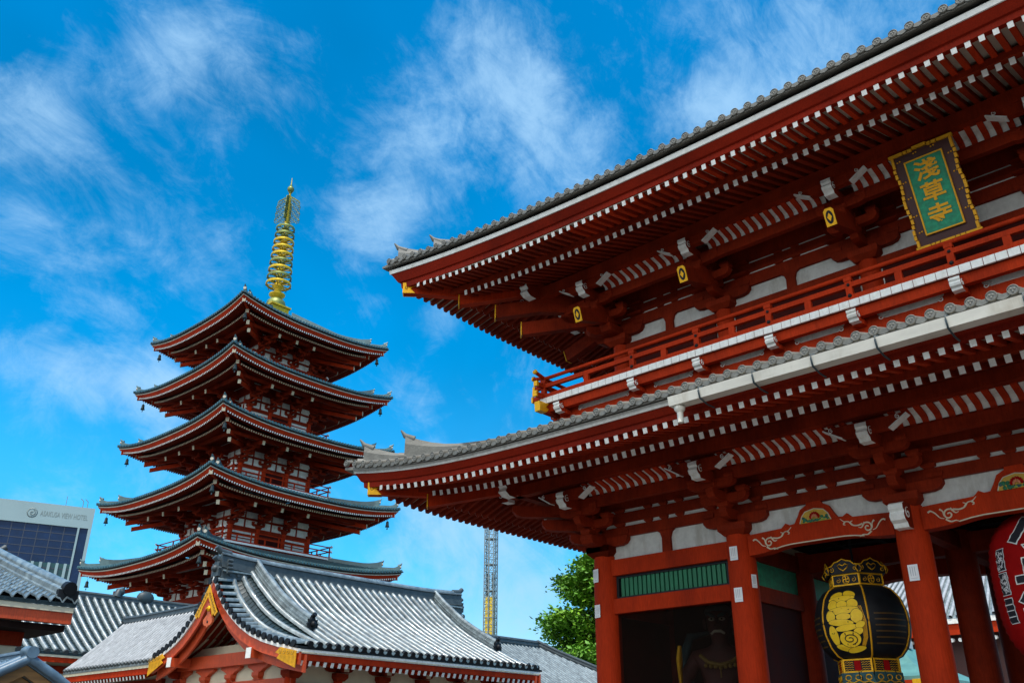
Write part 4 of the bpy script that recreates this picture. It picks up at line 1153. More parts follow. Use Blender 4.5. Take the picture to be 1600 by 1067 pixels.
# ------------------------------------------------------------------ hall with the gable in front of the pagoda
HX, HY = -31.9, 8.0
hall = thing('gabled_hall', (HX, HY, 0), 'orange gabled temple hall with a grey tiled roof in front of the pagoda', 'temple hall')
y0, y1 = -6.75, 7.42
PE = [(.12, 8.52), (.43, 8.04), (.98, 7.42), (1.6, 6.95), (2.3, 6.50), (3.1, 6.12), (4.0, 5.82), (5.1, 5.56), (6.4, 5.32)]
PWs = PE[:8]
PME = [8.95, 8.70, 8.27, 7.83, 7.34, 6.88, 6.42, 5.91, 5.32]       # the body of the slope is fuller than its verge
PMW = [z - .35 * x / 5.1 for (x, _), z in zip(PWs, PME)]
RX = -0.60                                                  # the ridge


def hall_prof(sg, y):
    P = PE if sg > 0 else PWs; Q = PME if sg > 0 else PMW
    t = max(0.0, min(1.0, (min(y - y0, y1 - y) - .25) / 1.35)); t = t * t * (3 - 2 * t)
    return [(x, z + (q - z) * t) for (x, z), q in zip(P, Q)]


def fineprof(P, n=4):
    """the profile as a smooth curve"""
    c = curve([(x, 0, z) for x, z in P], n); return [(v.x, v.z) for v in c]


ST = [y0, y0 + .3, y0 + .6, y0 + .9, y0 + 1.2, y0 + 1.6, y1 - 1.6, y1 - 1.2, y1 - .9, y1 - .6, y1 - .3, y1]
for P, sg, nm in ((PE, 1, 'e'), (PWs, -1, 'w')):
    mb = MB()
    mb.loft([[(sg * x + RX, y, z) for x, z in fineprof(hall_prof(sg, y))] + [(sg * x + RX, y, z - .10) for x, z in reversed(fineprof(hall_prof(sg, y)))] for y in ST], 2)
    m2 = MB(); rnd = random.Random(12)
    npc = 24
    for ya, yb in zip(ST, ST[1:]):
        rows_ = []
        for y in (ya + (.03 if ya == y0 else 0), yb - (.03 if yb == y1 else 0)):
            F = fineprof(hall_prof(sg, y), 3); k_ = len(F) - 1; pts = []
            for j in range(k_):
                pts += [(sg * F[j][0] + RX, y, F[j][1] + .012), (sg * F[j + 1][0] + RX, y, F[j + 1][1] + .045)]
            rows_.append(pts)
        k_ = len(rows_[0]); m2.add(rows_[0] + rows_[1], [(i, i + 1, i + 1 + k_, i + k_) for i in range(k_ - 1)], 1)
    nrow = int((y1 - y0 - 1.1) / .43)
    for i in range(nrow + 1):
        y = y0 + .55 + (y1 - y0 - 1.1) * i / nrow
        one = MB(); slope_rows(one, y, y + .01, [(x, z + .07) for x, z in fineprof(hall_prof(sg, y))], .43, .115, sg, 0, 3, .40, seed=i)
        one.xf(lambda x, yy, z: (x + RX, yy, z)); o_ = len(m2.v); m2.v += one.v; m2.f += [tuple(q + o_ for q in f) for f in one.f]; m2.m += one.m; m2.sm += one.sm
        if i < nrow:
            x, z = P[-1]; yy = y + .5 * (y1 - y0 - 1.1) / nrow
            m2.prism([(-.11, .06), (-.06, .0), (0, -.025), (.06, .0), (.11, .06), (.11, .10), (-.11, .10)], (sg * (x + .02) + RX, yy, z), (0, 1, 0), (0, 0, 1), (sg * .03, 0, 0), 0)
    # short tiles across the verge at both gables
    for ys, dy in ((y0, -1), (y1, 1)):
        F = fineprof(P, 6); d = .18; seg = list(zip(F, F[1:]))
        tot = sum(sqrt((a[0] - b[0]) ** 2 + (a[1] - b[1]) ** 2) for a, b in seg)
        while d < tot - .05:
            q = d
            for a, b in seg:
                l = sqrt((a[0] - b[0]) ** 2 + (a[1] - b[1]) ** 2)
                if q <= l:
                    t = q / l; x = a[0] + (b[0] - a[0]) * t; z = a[1] + (b[1] - a[1]) * t; break
                q -= l
            lean = (.35 if dy < 0 else .60) * max(0, 1 - d / tot)
            m2.tube([(sg * x + RX, ys - dy * .62, z + .13), (sg * x + RX, ys - dy * .05 + dy * lean, z + .06)], .115, 7, 0, False, True, a0=-pi * .6, a1=pi * .6)
            m2.cyl((sg * x + RX, ys + dy * (lean + .02), z + .05), (sg * x + RX, ys + dy * (lean - .06), z + .05), .14, None, 12, 3)
            d += .40
    m2.build('roof_tiles', [TILED, TILEP, RIDGE, BLACK], hall)
    mb.build('roof_deck', [TILED, TILEP, BLACK], hall)  # deck coloured black for the shade under the tiles
    # bargeboards: white fillet above, deep orange board below, lighter inner board
    for ys, dy in ((y0, -1), (y1, 1)):
        def board(top, bot, yo, th, name, m, parent=hall, e0=0):
            tt = sum(1 for _ in P); rings = []
            for i, (x, z) in enumerate(P):
                t = i / (len(P) - 1); lean = .35 * (1 - t) if dy < 0 else .55 * (1 - t)
                y = ys + dy * (lean + yo); xx = sg * x + RX if i else RX
                zz = z if i else P[0][1] + .16
                b0 = top(t); b1 = bot(t)
                rings.append([(xx, y, zz - b0), (xx, y - dy * th, zz - b0), (xx, y - dy * th, zz - b1), (xx, y, zz - b1)])
            b_ = MB(); b_.loft(rings, 0); return b_.build(name, [m], parent)
        board(lambda t: .06, lambda t: .19 + .02 * t, -.02, .12, 'verge_fillet', WHITE)
        ob = board(lambda t: .19 + .02 * t, lambda t: .58 + .16 * (1 - t) + (.10 if t > .9 else 0), -.09, .10, 'bargeboard', ORANGE)
        board(lambda t: .30, lambda t: .95 + .15 * (1 - t), -.36, .10, 'inner_bargeboard', ORANGE)
        if dy < 0:
            mb = MB(); x, z = P[-1]; x2, z2 = P[-2]; x3, z3 = P[-3]
            yb = ys - .09 + .105
            xa_ = x - 1.35; za_ = z + (z2 - z) * (1.35 / (x - x2)) if x - x2 > 1.25 else z2 + (z3 - z2) * ((x2 - xa_) / (x2 - x3)); mb.prism([(sg * x + sg * .03, z - .19), (sg * (xa_ + .30), za_ - .24), (sg * xa_, za_ - .42), (sg * (xa_ + .28), za_ - .50), (sg * (xa_ + .12), za_ - .64), (sg * x + sg * .03, z - .80)], (RX, ys - .03 - .09 + .1 - .008 - .03, 0), (1, 0, 0), (0, 0, 1), (0, -.03, 0), 0)
            for q in range(4): spiral(mb, (RX + sg * (xa_ + .42 + .27 * q), ys - .165, za_ - .42 - .03 * q), (1, 0, 0), (0, 0, 1), .11, 1.3, .014, 1)
            mb.build('gilt_fitting', [GOLDP, mat_dullgold], ob)
            mb = MB(); x, z = P[0]; xa, za = P[2]
            mb.prism([(0, z - .28), (sg * .50, z - 1.02), (sg * .92, z - 1.52), (sg * .76, z - 1.66), (sg * .60, z - 1.54), (sg * .54, z - 1.66), (sg * .32, z - 1.20), (0, z - .80)], (RX, ys - .43, 0), (1, 0, 0), (0, 0, 1), (0, -.025, 0), 0)
            rnd = random.Random(4)
            for q in range(7): spiral(mb, (RX + sg * (.12 + .10 * q), ys - .462, z - .66 - .13 * q), (1, 0, 0), (0, 0, 1), .08, 1.1, .014, 1)
            mb.build('gilt_fitting', [GOLDP, mat_dullgold], ob)
    # eave: white fillet, red fascia, rafters with white ends
    x, z = P[-1]
    mb = MB(); mb.box(min(sg * (x - .02), sg * (x - .16)) + RX, max(sg * (x - .02), sg * (x - .16)) + RX, y0 + .03, y1 - .03, z - .26, z - .103); mb.build('eave_edge_strip', [WHITE], hall)
    mb = MB(); mb.box(min(sg * (x - .06), sg * (x - .26)) + RX, max(sg * (x - .06), sg * (x - .26)) + RX, y0 + .02, y1 - .02, z - .50, z - .263); mb.build('eave_fascia', [RED], hall)
    if sg > 0:
        for j in range(39):
            y = y0 + .35 + j * .35
            if y > y1 - .3: break
            mb = MB(); A = Vector((x - .12 + RX, y, z - .60)); B = Vector((4.3 + RX, y, 5.42)); mb.bar(A, B, .13, .18); o = mb.build('rafter', [RED], hall)
            d = (A - B).normalized(); mb = MB(); mb.bar(A, A + d * .015, .136, .186); mb.build('painted_end', [WHITE], o)
    mb = MB(); mb.loft([[(sg * xx + RX, y, zz - .20) for xx, zz in P[4:]] + [(sg * xx + RX, y, zz - .24) for xx, zz in reversed(P[4:])] for y in (y0 + .1, y1 - .1)], 0); mb.build('soffit', [CREAM], hall)
# ridge with end tiles
mb = MB(); ridge(mb, (RX, y0 - .15, 8.55), (RX, y1 + .45, 8.55), .58, 1.05, 16, .12, mt=1, sag=.04)
mb.box(RX - .37, RX + .37, y0 - .1, y1 + .4, 8.83, 8.90, 1)
for k_ in range(36): mb.cyl((RX + .26, y0 + .3 + k_ * .385, 8.74), (RX + .34, y0 + .3 + k_ * .385, 8.74), .075, None, 8)
for s, yy in ((-1, y0 - .15), (1, y1 + .45)): mb.tube([(RX, yy - s * .5, 9.66), (RX, yy, 9.72), (RX, yy + s * .22, 9.90)], [.15, .15, .12], 8)
mb.build('main_ridge', [RIDGE, TILED], hall)
mb = MB(); oni(mb, (RX, y1 + .48, 8.85), (0, 1, 0), .7); mb.build('ridge_end_tile', [RIDGE], hall)
mb = MB(); oni(mb, (RX, y0 - .18, 8.85), (0, -1, 0), .8)
for s in (-1, 1):
    for q in range(4): mb.cyl((RX + s * (.42 + .02 * q), y0 + .02, 9.30 - .17 * q), (RX + s * (.42 + .02 * q), y0 + .25, 9.30 - .17 * q), .075, None, 8)
mb.build('ridge_end_tile', [RIDGE], hall)
for y in (y0 + 1.7, y1 - 1.45):
    for sg in (1, -1):
        mb = MB(); rings = []
        F = [q for q in fineprof(hall_prof(sg, y), 3) if q[0] <= 4.95]
        pts = [(sg * x + RX, y, z + .05) for x, z in F]; w = .17
        side = [(1.0, 0), (1.0, .07), (.86, .08), (.86, .14), (1.0, .15), (1.0, .21), (.86, .22), (.86, .28), (1.0, .29), (1.0, .35), (.80, .36), (.80, .44)]
        for p in pts:
            c = Vector(p); rings.append([c + Vector((0, w * a_, b_)) for a_, b_ in side] + [c + Vector((0, -w * a_, b_)) for a_, b_ in reversed(side)])
        mb.loft(rings, 0); mb.tube([Vector(p) + Vector((0, 0, .50)) for p in pts], .12, 8)
        oni(mb, Vector(pts[-1]) + Vector((sg * .02, 0, .18)), (sg, 0, -.1), .66, 1)
        mb.build('descending_ridge', [TILED, BLACK], hall)
# gable: deep verge with rafters, plaster wall, beams, pendant
mb = MB(); yg = y0 + .30
mb.prism([(-5.0, 5.42), (5.0, 5.36), (3.2, 5.85), (1.9, 6.55), (.6, 7.65), (0, 8.3), (-.6, 7.65), (-1.9, 6.55), (-3.2, 5.85)], (RX, yg + 1.9, 0), (1, 0, 0), (0, 0, 1), (0, .08, 0)); mb.build('gable_plaster', [PLASTER], hall)
for s, P in ((1, PE), (-1, PWs)):
    mb = MB(); mb.loft([[(s * x + RX, y, z - .115) for x, z in P[:7]] + [(s * x + RX, y, z - .14) for x, z in reversed(P[:7])] for y in (y0 + .05, yg + 1.9)], 0); mb.build('verge_soffit', [CREAM], hall)
    for q in range(5):
        y = y0 + .52 + .36 * q; mb = MB()
        mb.loft([[(s * x + RX, y - .075, z - .14), (s * x + RX, y + .075, z - .14), (s * x + RX, y + .075, z - .31), (s * x + RX, y - .075, z - .31)] for x, z in P[:7]], 0); mb.build('gable_rafter', [RED2], hall)
    for q in (1.15, 2.1):
        mb = MB(); z0 = [b for a, b in P if a <= q][-1]; mb.bar((RX + s * q * .9, yg + 1.86, z0 - .75), (RX + s * (q + 1.5), yg + 1.86, 5.6), .16, .12); mb.build('gable_strut', [RED2], hall)
mb = MB()
mb.box(RX - 4.6, RX + 4.6, yg + .55, yg + .88, 4.98, 5.50); mb.build('gable_beam', [ORANGE], hall)
for s, P in ((1, PE), (-1, PWs)):
    mb = MB(); xe = s * 3.2 + RX
    mb.box(xe - .17, xe + .17, y0 - .12, yg + .54, 5.06, 5.44); pe = mb.build('purlin', [ORANGE], hall)
    mb = MB(); mb.box(xe - .18, xe + .18, y0 - .14, y0 - .122, 5.05, 5.45); mb.build('painted_end', [WHITE], pe)
mb = MB(); yp = y0 - .30; PXo = .12
pl = [(0, 8.55), (.16, 8.50), (.22, 8.2), (.13, 7.95), (.12, 7.75), (.30, 7.55), (.42, 7.42), (.40, 7.18), (.26, 7.02), (.10, 7.0), (0, 6.85)]
pl = [(a * .9, 7.22 + (b - 8.12) * .62) for a, b in pl]
mb.prism([(a, b) for a, b in pl] + [(-a, b) for a, b in pl[::-1][1:-1]], (RX + PXo, yp, 0), (1, 0, 0), (0, 0, 1), (0, -.09, 0), 0)
pd = mb.build('gable_pendant', [mat_pendant], hall)
mb = MB(); mb.ball((RX + PXo, yp - .10, 7.22), .13, 0, 12, (1, .6, 1)); mb.cyl((RX + PXo, yp - .12, 7.22), (RX + PXo, yp - .24, 7.22), .035); mb.build('gilt_boss', [GOLD], pd)
mb = MB(); mb.ball((RX + PXo, yp - .095, 6.68), .06, 0, 8, (1.1, .3, 1)); mb.build('dark_hole', [BLACK], pd)
# walls under the eaves
mb = MB(); mb.box(RX - 4.3, RX + 4.3, y0 + 1.25, y1 - 1.25, 0, 5.9); mb.build('wall', [CREAM], hall)
for s in (-1, 1):
    x = RX + s * 4.32
    mb = MB(); mb.box(x - .12, x + .12, y0 + 1.1, y1 - 1.1, 3.55, 4.15); mb.build('head_beam', [RED], hall)
    mb = MB(); mb.box(x - .10, x + .10, y0 + .6, y1 - .6, 5.0, 5.28); mb.build('wall_plate', [RED2], hall)
    for j in range(6):
        y = y0 + 1.25 + j * 2.3
        mb = MB(); mb.cyl((x, y, 0), (x, y, 4.6), .20, None, 14); mb.build('column', [RED], hall)
        mb = MB(); block(mb, x, y, 4.32, .62, .3); mb.prism(armpoly(-.75, .75, .32), (x - .1, y, 4.66), (0, 1, 0), (0, 0, 1), (.2, 0, 0)); mb.prism(armpoly(-.3, .55, .32), (x, y - .1, 4.66), (s, 0, 0), (0, 0, 1), (0, .2, 0))
        bk = mb.build('bracket', [RED2], hall)
        if s > 0:
            mb = MB(); mb.box(x + .551, x + .575, y - .12, y + .12, 4.66, 4.98); mb.build('painted_end', [CREAM], bk)
yb = y0 + 1.22
mb = MB(); mb.box(RX - 4.5, RX + 4.5, yb - .12, yb + .12, 3.95, 4.35); mb.build('head_beam', [ORANGE], hall)
for x in (-4.3, 0, 4.3):
    mb = MB(); mb.cyl((RX + x, yb, 0), (RX + x, yb, 4.6), .22, None, 14); mb.build('column', [RED], hall)
for x in (-4.2, -2.1, 0.0, 2.1, 4.2):
    mb = MB(); block(mb, RX + x, yb, 4.40, .5, .25); mb.prism([(-.32, 0), (-.14, .06), (-.10, .22), (-.40, .40), (-.75, .52), (-.75, .66), (.75, .66), (.75, .52), (.40, .40), (.10, .22), (.14, .06), (.32, 0)], (RX + x, yb - .16, 4.36), (1, 0, 0), (0, 0, 1), (0, .2, 0)); mb.build('bracket', [ORANGE], hall)


# ------------------------------------------------------------------ other tiled buildings
def longroof(name, label, loc, yl, xr, zr, xe, ze, y0, y1, pitch, r, rz=0.0, hip1=0, zb=None, ridge_h=.45, seed=3, wavy=False, walls=True, mats=None, cat='building', two=True, curve=.25, verge=True, fasc=RED):
    """ridge along local y at x=0, eaves at x=+-xe"""
    t = thing(name, loc, label, cat, rz=rz); mats = mats or [TILED, TILEP, RIDGE, RIDGE]
    n = 7; P = []
    for i in range(n):
        q = i / (n - 1); P.append((.12 + (xe - .12) * q, zr + (ze - zr) * (q + curve * q * (1 - q))))
    for sg in ((1, -1) if two else (1,)):
        mb = MB(); mb.loft([[(sg * x, y, z) for x, z in P] + [(sg * x, y, z - .1) for x, z in reversed(P)] for y in (y0, y1)], 1)
        pan_courses(mb, y0 + .05, y1 - .05, [(x, z + .035) for x, z in P], sg, 1)
        if wavy:
            nb = int((y1 - y0) / pitch)
            crs = int(sqrt(xe ** 2 + (zr - ze) ** 2) / .30)
            for j in range(crs):
                qa, qb = j / crs, (j + 1) / crs
                fa = lambda q: (.12 + (xe - .12) * q, zr + (ze - zr) * (q + curve * q * (1 - q)))
                (xa, za), (xb, zb_) = fa(qa), fa(qb); xb += .03
                m_ = nb * 8; vs = []
                wv = lambda i: .055 * sin(2 * pi * (i / 8.0)) + .025 * sin(4 * pi * i / 8.0 + .8)
                for i in range(m_ + 1):
                    y = y0 + (y1 - y0) * i / m_; w = wv(i)
                    vs += [(sg * xa, y, za + .05 + w), (sg * xb, y, zb_ + .095 + w), (sg * xb, y, zb_ + .05 + w)]
                fs = []
                for i in range(m_): fs += [(i * 3, i * 3 + 1, i * 3 + 4, i * 3 + 3), (i * 3 + 1, i * 3 + 2, i * 3 + 5, i * 3 + 4)]
                mb.add(vs, fs, 0, False)
        else: slope_rows(mb, y0 + .15, y1 - .15, [(x, z + .06) for x, z in P], pitch, r, sg, 0, 3, .36, seed=seed)
        mb.build('tiled_roof', mats, t)
        x, z = P[-1]
        mb = MB(); mb.box(min(sg * (x - .02), sg * (x - .14)), max(sg * (x - .02), sg * (x - .14)), y0 + .03, y1 - .03, z - .23, z - .103); mb.build('eave_edge_strip', [CREAM], t)
        mb = MB(); mb.box(min(sg * (x - .06), sg * (x - .24)), max(sg * (x - .06), sg * (x - .24)), y0 + .02, y1 - .02, z - .50, z - .233); mb.build('eave_fascia', [fasc], t)
    mb = MB(); ridge(mb, (0, y0 - .05, zr - .05), (0, y1 + .05, zr - .05), .42, ridge_h, 10, .06); oni(mb, (0, y0 - .08, zr), (0, -1, 0), .7); oni(mb, (0, y1 + .08, zr), (0, 1, 0), .7)
    mb.build('main_ridge', [mats[2]], t)
    if walls:
        mb = MB(); mb.box(-xe + 1.2, xe - 1.2, y0 + .8, y1 - .8, 0, ze + .2); mb.build('wall', [CREAM], t)
        for s in (-1, 1):
            mb = MB(); mb.box(s * (xe - 1.2) - .1, s * (xe - 1.2) + .1, y0 + .7, y1 - .7, ze - 1.0, ze - .6); mb.build('head_beam', [RED2], t)
        mb = MB(); mb.prism([(-xe + 1.0, ze + .15), (xe - 1.0, ze + .15), (0, zr - .25)], (0, y0 + .7, 0), (1, 0, 0), (0, 0, 1), (0, y1 - y0 - 1.4, 0)); mb.build('gable_wall', [CREAM], t)
    return t, P


def rafter_ends(t, xe, ze, y0, y1, pitch, n, w=.12, h=.16):
    for j in range(n):
        y = y0 + j * pitch
        mb = MB(); A = Vector((xe - .12, y, ze - .60)); B = Vector((xe - 1.5, y, ze - .10)); mb.bar(A, B, w, h); o = mb.build('rafter', [RED2], t)
        d = (A - B).normalized(); mb = MB(); mb.bar(A, A + d * .015, w + .006, h + .006); mb.build('painted_end', [WHITE], o)


# long cloister left behind
t, P = longroof('long_tiled_building', 'long grey tiled roof with round ridge ornaments, left of the pagoda base', (-57.4, 0, 0), 0, 0, 10.75, 6.4, 6.72, -22, 15.0, .52, .13)
rafter_ends(t, 6.4, 6.72, -7, 4.2, .62, 15, .2, .24)
mb = MB(); mb.tube([(2.55, -.3, 9.15), (2.4, -.3, 9.45), (2.2, -.3, 9.95)], [.30, .34, .22], 10); mb.ball((2.35, -.3, 9.9), .25, 0, 10); mb.build('ornament_tile', [BLACK], t)
mb = MB(); mb.tube([(0, 7.9, 11.1), (0, 8.0, 11.5), (0, 8.35, 11.75)], [.30, .24, .04], 8); mb.ball((0, 8.15, 11.45), .25); mb.build('ridge_ornament', [STRAP], t)
mb = MB(); mb.ball((0, 9.9, 11.25), .62, 0, 14, (.5, 1, .75)); mb.build('ridge_ornament', [STRAP], t)
# lower wing beside the hall: ridge runs east-west
t, P = longroof('side_wing', 'low pale sunlit tile roof beside the left slope of the gabled hall', (-42.9, 4.1, 0), 0, 0, 8.0, 2.9, 5.38, -4.1, 5.2, .36, .09, rz=-pi / 2, seed=8, mats=[mat_pale, TILED, RIDGE, RIDGE], curve=.1)
rafter_ends(t, 2.9, 5.38, -3.8, 5.0, .34, 26, .11, .16)
# building at the left edge with wavy tiles
t, P = longroof('wavy_tiled_building', 'grey wavy-tiled roof with an orange-edged dark eave at the far left edge of the photo', (-27.0, 0, 0), 0, 0, 6.95, 7.0, 5.02, -26, -9.72, .30, .08, wavy=True, ridge_h=.5, curve=.05, fasc=ORANGE)
mb = MB(); rings = []
for i in range(9):
    q = i / 8; x = .2 + 6.7 * q; z = 6.95 + (5.02 - 6.95) * (q + .05 * q * (1 - q)) + .03
    c = Vector((x, -9.95, z)); rings.append([c + Vector((0, -.26, 0)), c + Vector((0, .26, 0)), c + Vector((0, .26, .16)), c + Vector((0, .20, .18)), c + Vector((0, .20, .30)), c + Vector((0, .12, .34)), c + Vector((0, -.12, .34)), c + Vector((0, -.20, .30)), c + Vector((0, -.20, .18)), c + Vector((0, -.26, .16))])
mb.loft(rings, 0); mb.tube([Vector(r_[5]) * .5 + Vector(r_[6]) * .5 + Vector((0, 0, .05)) for r_ in rings], .12, 8); e = Vector(rings[-1][5]); mb.cyl((e.x - .1, -9.95, e.z + .02), (e.x + .12, -9.95, e.z - .03), .17, None, 12, 1); mb.box(e.x - .1, e.x + .06, -10.2, -9.7, e.z - .42, e.z - .05, 1)
mb.build('verge_ridge', [TILED, BLACK], t)
mb = MB(); mb.box(4.5, 6.76, -25.9, -9.8, 4.35, 4.50); mb.build('soffit', [DARK], t)
# little wooden gable, bottom left
wg = thing('wooden_gate_roof', (-16.6, -11.95, -.30), 'small weathered wooden gable with blue-grey tiles at the bottom left corner', 'gate roof')
for s in (1, -1):
    mb = MB(); P = [(0.0, 3.60), (.55, 3.30), (1.15, 2.93), (2.0, 2.46)]
    mb.loft([[(x, s * a, b) for a, b in P] + [(x, s * a, b - .09) for a, b in reversed(P)] for x in (.35, -6)], 0)
    mb.tube([(.40, s * a, b + .03) for a, b in P], .09, 8); mb.tube([(.12, s * a, b + .06) for a, b in P], .08, 8)
    for j in range(14): mb.tube([(-.2 - .3 * j, s * a, b + .04) for a, b in P], .065, 6, 0, False, True)
    mb.build('tiled_roof', [mat_btile], wg)
    mb = MB(); mb.loft([[(x, s * a, b - .10) for a, b in P] + [(x, s * a, b - .30) for a, b in reversed(P)] for x in (.30, .24)], 0); mb.build('bargeboard', [WOOD], wg)
    mb = MB(); mb.loft([[(x, s * a, b - .32) for a, b in P] + [(x, s * a, b - .50) for a, b in reversed(P)] for x in (.16, .10)], 0); mb.build('inner_bargeboard', [WOOD], wg)
mb = MB(); mb.prism([(-1.7, 2.5), (1.7, 2.5), (0, 3.4)], (-.25, 0, 0), (0, 1, 0), (0, 0, 1), (-.1, 0, 0)); mb.build('gable_wall', [DARK], wg)
mb = MB(); ridge(mb, (.45, 0, 3.56), (-6, 0, 3.56), .26, .20, 4); mb.tube([(.50, 0, 3.74), (.36, 0, 3.74)], .12, 14); mb.ball((.2, 0, 3.77), .14, 0, 12, (1.6, 1, .8)); mb.build('main_ridge', [mat_btile], wg)
mb = MB()
for y in (-1.2, 1.2): mb.box(-.6, -.4, y - .1, y + .1, 0, 2.8)
mb.box(-.62, -.38, -1.5, 1.5, 2.3, 2.5); mb.build('gate_frame', [WOOD], wg)
# hipped roof right behind the hall
hp = thing('hipped_building', (-30.7, 18.9, 0), 'grey hip-roofed building between the gabled hall and the tree', 'building')
mb = MB()
def hipz(x, y): return 7.0 - .55 * max(abs(x), max(0, y - 1.5))
for sg in (1, -1):
    for i in range(40):
        y = -3.0 + i * .30; xs = max(0.05, y - 1.5)
        if xs > 7.3: break
        pts = [(sg * (xs + (7.4 - xs) * j / 18), y, hipz(xs + (7.4 - xs) * j / 18, y) + .06) for j in range(19)]
        mb.tube(pts, [.078 if j % 2 else .086 for j in range(19)], 6, 0, False, True, a0=-pi * .56, a1=pi * .56)
mb.add([(0, -3, 7), (0, 1.5, 7), (7.4, 8.9, 2.93), (7.4, -3, 2.93), (-7.4, 8.9, 2.93), (-7.4, -3, 2.93)], [(0, 1, 2, 3), (0, 5, 4, 1), (1, 4, 2)], 1)
for i in range(-24, 25):
    x = i * .30; ys = 1.5 + abs(x)
    if ys < 8.6: mb.tube([(x, ys, hipz(x, ys) + .06), (x, 8.95, hipz(x, 8.95) + .06)], .08, 6, 0, False, True, a0=-pi * .56, a1=pi * .56)
mb.build('tiled_roof', [TILED, TILEP], hp)
mb = MB(); ridge(mb, (0, -3, 6.98), (0, 1.7, 6.98), .4, .36, 4); mb.build('main_ridge', [RIDGE], hp)
for sg in (1, -1):
    mb = MB(); ridge(mb, (0, 1.5, 7.0), (sg * 4.6, 6.1, 4.50), .36, .32, 6, .08); ridge(mb, (sg * 4.6, 6.1, 4.45), (sg * 7.2, 8.7, 3.02), .28, .2, 4, .05); oni(mb, (sg * 4.65, 6.15, 4.5), (sg, 1, -.3), .5); mb.build('hip_ridge', [RIDGE], hp)
mb = MB(); mb.box(-5.8, 5.8, -3, 7.3, 0, 3.6); mb.build('wall', [CREAM], hp)

# unseen shop rows added behind the camera to cut off the low sky
for x, lab in ((-26.0, 'unseen shop row behind the camera, added on the west side to block low sky'), (30.0, 'unseen shop row behind the camera, added on the east side to block low sky')):
    t, P = longroof('unseen_shop_row', lab, (x, -46.0, 0), 0, 0, 11.5, 6.0, 8.2, -22, 22, .60, .12, rz=pi / 2, mats=[RIDGE, RIDGE, RIDGE, RIDGE], cat='unseen shop row')
    mb = MB()
    for j in range(10): mb.box(-5.0, -4.78, -20 + j * 4.2, -17 + j * 4.2, 0.1, 3.2)
    mb.build('shutter', [DRED], t)

# ------------------------------------------------------------------ tree
def tree(name, loc, h, rad, label, seed, n=9000, leaf=.30, base=.12):
    t = thing(name, loc, label, 'tree'); rnd = random.Random(seed)
    mb = MB(); mb.tube([(0, 0, 0), (.1, 0, h * .3), (-.1, .1, h * .65), (0, 0, h * .97)], [.42, .34, .2, .05], 10)
    tips = []
    nb = 84
    for i in range(nb):
        f = base + (1 - base) * (i / nb) ** .92; a = i * 2.4 + rnd.uniform(-.4, .4)
        r = rad * (1 - f ** 1.5) ** .8 * (.62 + .38 * min(1, f / .3)) * rnd.uniform(.78, 1.10) + .25
        p0 = Vector((0, 0, h * f)); e = Vector((cos(a), sin(a), .0)) * r + Vector((0, 0, r * rnd.uniform(.05, .30)))
        m_ = p0 + e * .55 + Vector((0, 0, -r * .03)); mb.tube([p0, m_, p0 + e], [.10, .06, .015], 5)
        for q in range(9):
            s_ = .30 + .72 * q / 8
            tips.append((p0 + e * min(1.0, s_) + Vector((rnd.gauss(0, .22), rnd.gauss(0, .22), rnd.gauss(.05, .14))) * (1.0 + r * .1), .34 + .16 * rnd.random() + r * .05, a))
    mb.build('trunk', [mat_bark], t)
    lf = MB(); per = n // len(tips)
    for (c, rr, a) in tips:
        m = rnd.choice((0, 0, 0, 1, 1, 2))
        for q in range(per):
            v = Vector((rnd.gauss(0, 1), rnd.gauss(0, 1), rnd.gauss(0, .55))) * rr * .75; p = c + v
            s_ = leaf * rnd.uniform(.55, 1.15); nrm = Vector((rnd.gauss(0, .6), rnd.gauss(0, .6), 1)).normalized()
            u = nrm.cross(Vector((rnd.gauss(0, 1), rnd.gauss(0, 1), .1))).normalized(); w = nrm.cross(u)
            lf.add([p - u * s_ * .5, p + w * s_ * .30 + u * s_ * .05, p + u * s_ * .55 + nrm * s_ * .1, p - w * s_ * .30 + u * s_ * .05], [(0, 1, 2, 3)], m if rnd.random() < .8 else rnd.choice((0, 1, 2)))
    lf.build('crown', [mat_leaf, mat_leaf2, mat_leaf3], t)
    return t


tree('leafy_tree', (-38.3, 38.4, 0), 17.6, 7.6, 'bright green conical tree rising left of the gate column', 5, 105000, .44)

# ------------------------------------------------------------------ lattice tower
tw = thing('lattice_tower', (-128.0, 117.4, 0), 'slender grey steel lattice tower with a yellow core standing behind the temple roofs', 'tower', rz=.35)
hw = 1.05; Ht = 49.0
for sx_ in (-1, 1):
    for sy_ in (-1, 1):
        mb = MB(); mb.box(sx_ * hw - .09, sx_ * hw + .09, sy_ * hw - .09, sy_ * hw + .09, 0, Ht); mb.build('leg', [STEEL], tw)
mb = MB(); nb = int(Ht / 1.35)
for j in range(nb):
    z = j * 1.35
    for f in range(4):
        R_ = Matrix.Rotation(f * pi / 2, 3, 'Z'); c = lambda x, zz: R_ @ Vector((x, -hw, zz))
        mb.bar(c(-hw, z), c(hw, z), .10, .12); s = 1 if j % 2 else -1
        mb.bar(c(-hw, z), c(0, z + 1.35), .07, .08); mb.bar(c(hw, z), c(0, z + 1.35), .07, .08)
    if j % 4 == 0: mb.box(-hw, hw, -hw, hw, z - .03, z + .10)
mb.box(-.10, .10, -hw - .06, -hw + .1, 0, Ht); mb.box(-hw - .06, -hw + .1, -.10, .10, 0, Ht); mb.box(hw - .1, hw + .06, -.10, .10, 0, Ht)
mb.build('bracing', [STEEL], tw)
mb = MB()
for x in (-.50, .50): mb.box(x - .30, x + .30, -.85, .85, 0, 31.2)
mb.build('yellow_core', [YEL], tw)
mb = MB()
for x in (-.55, .55): mb.box(x - .16, x + .16, -.35, .35, 31.3, 36.0)
mb.build('counterweight', [COPPER], tw)

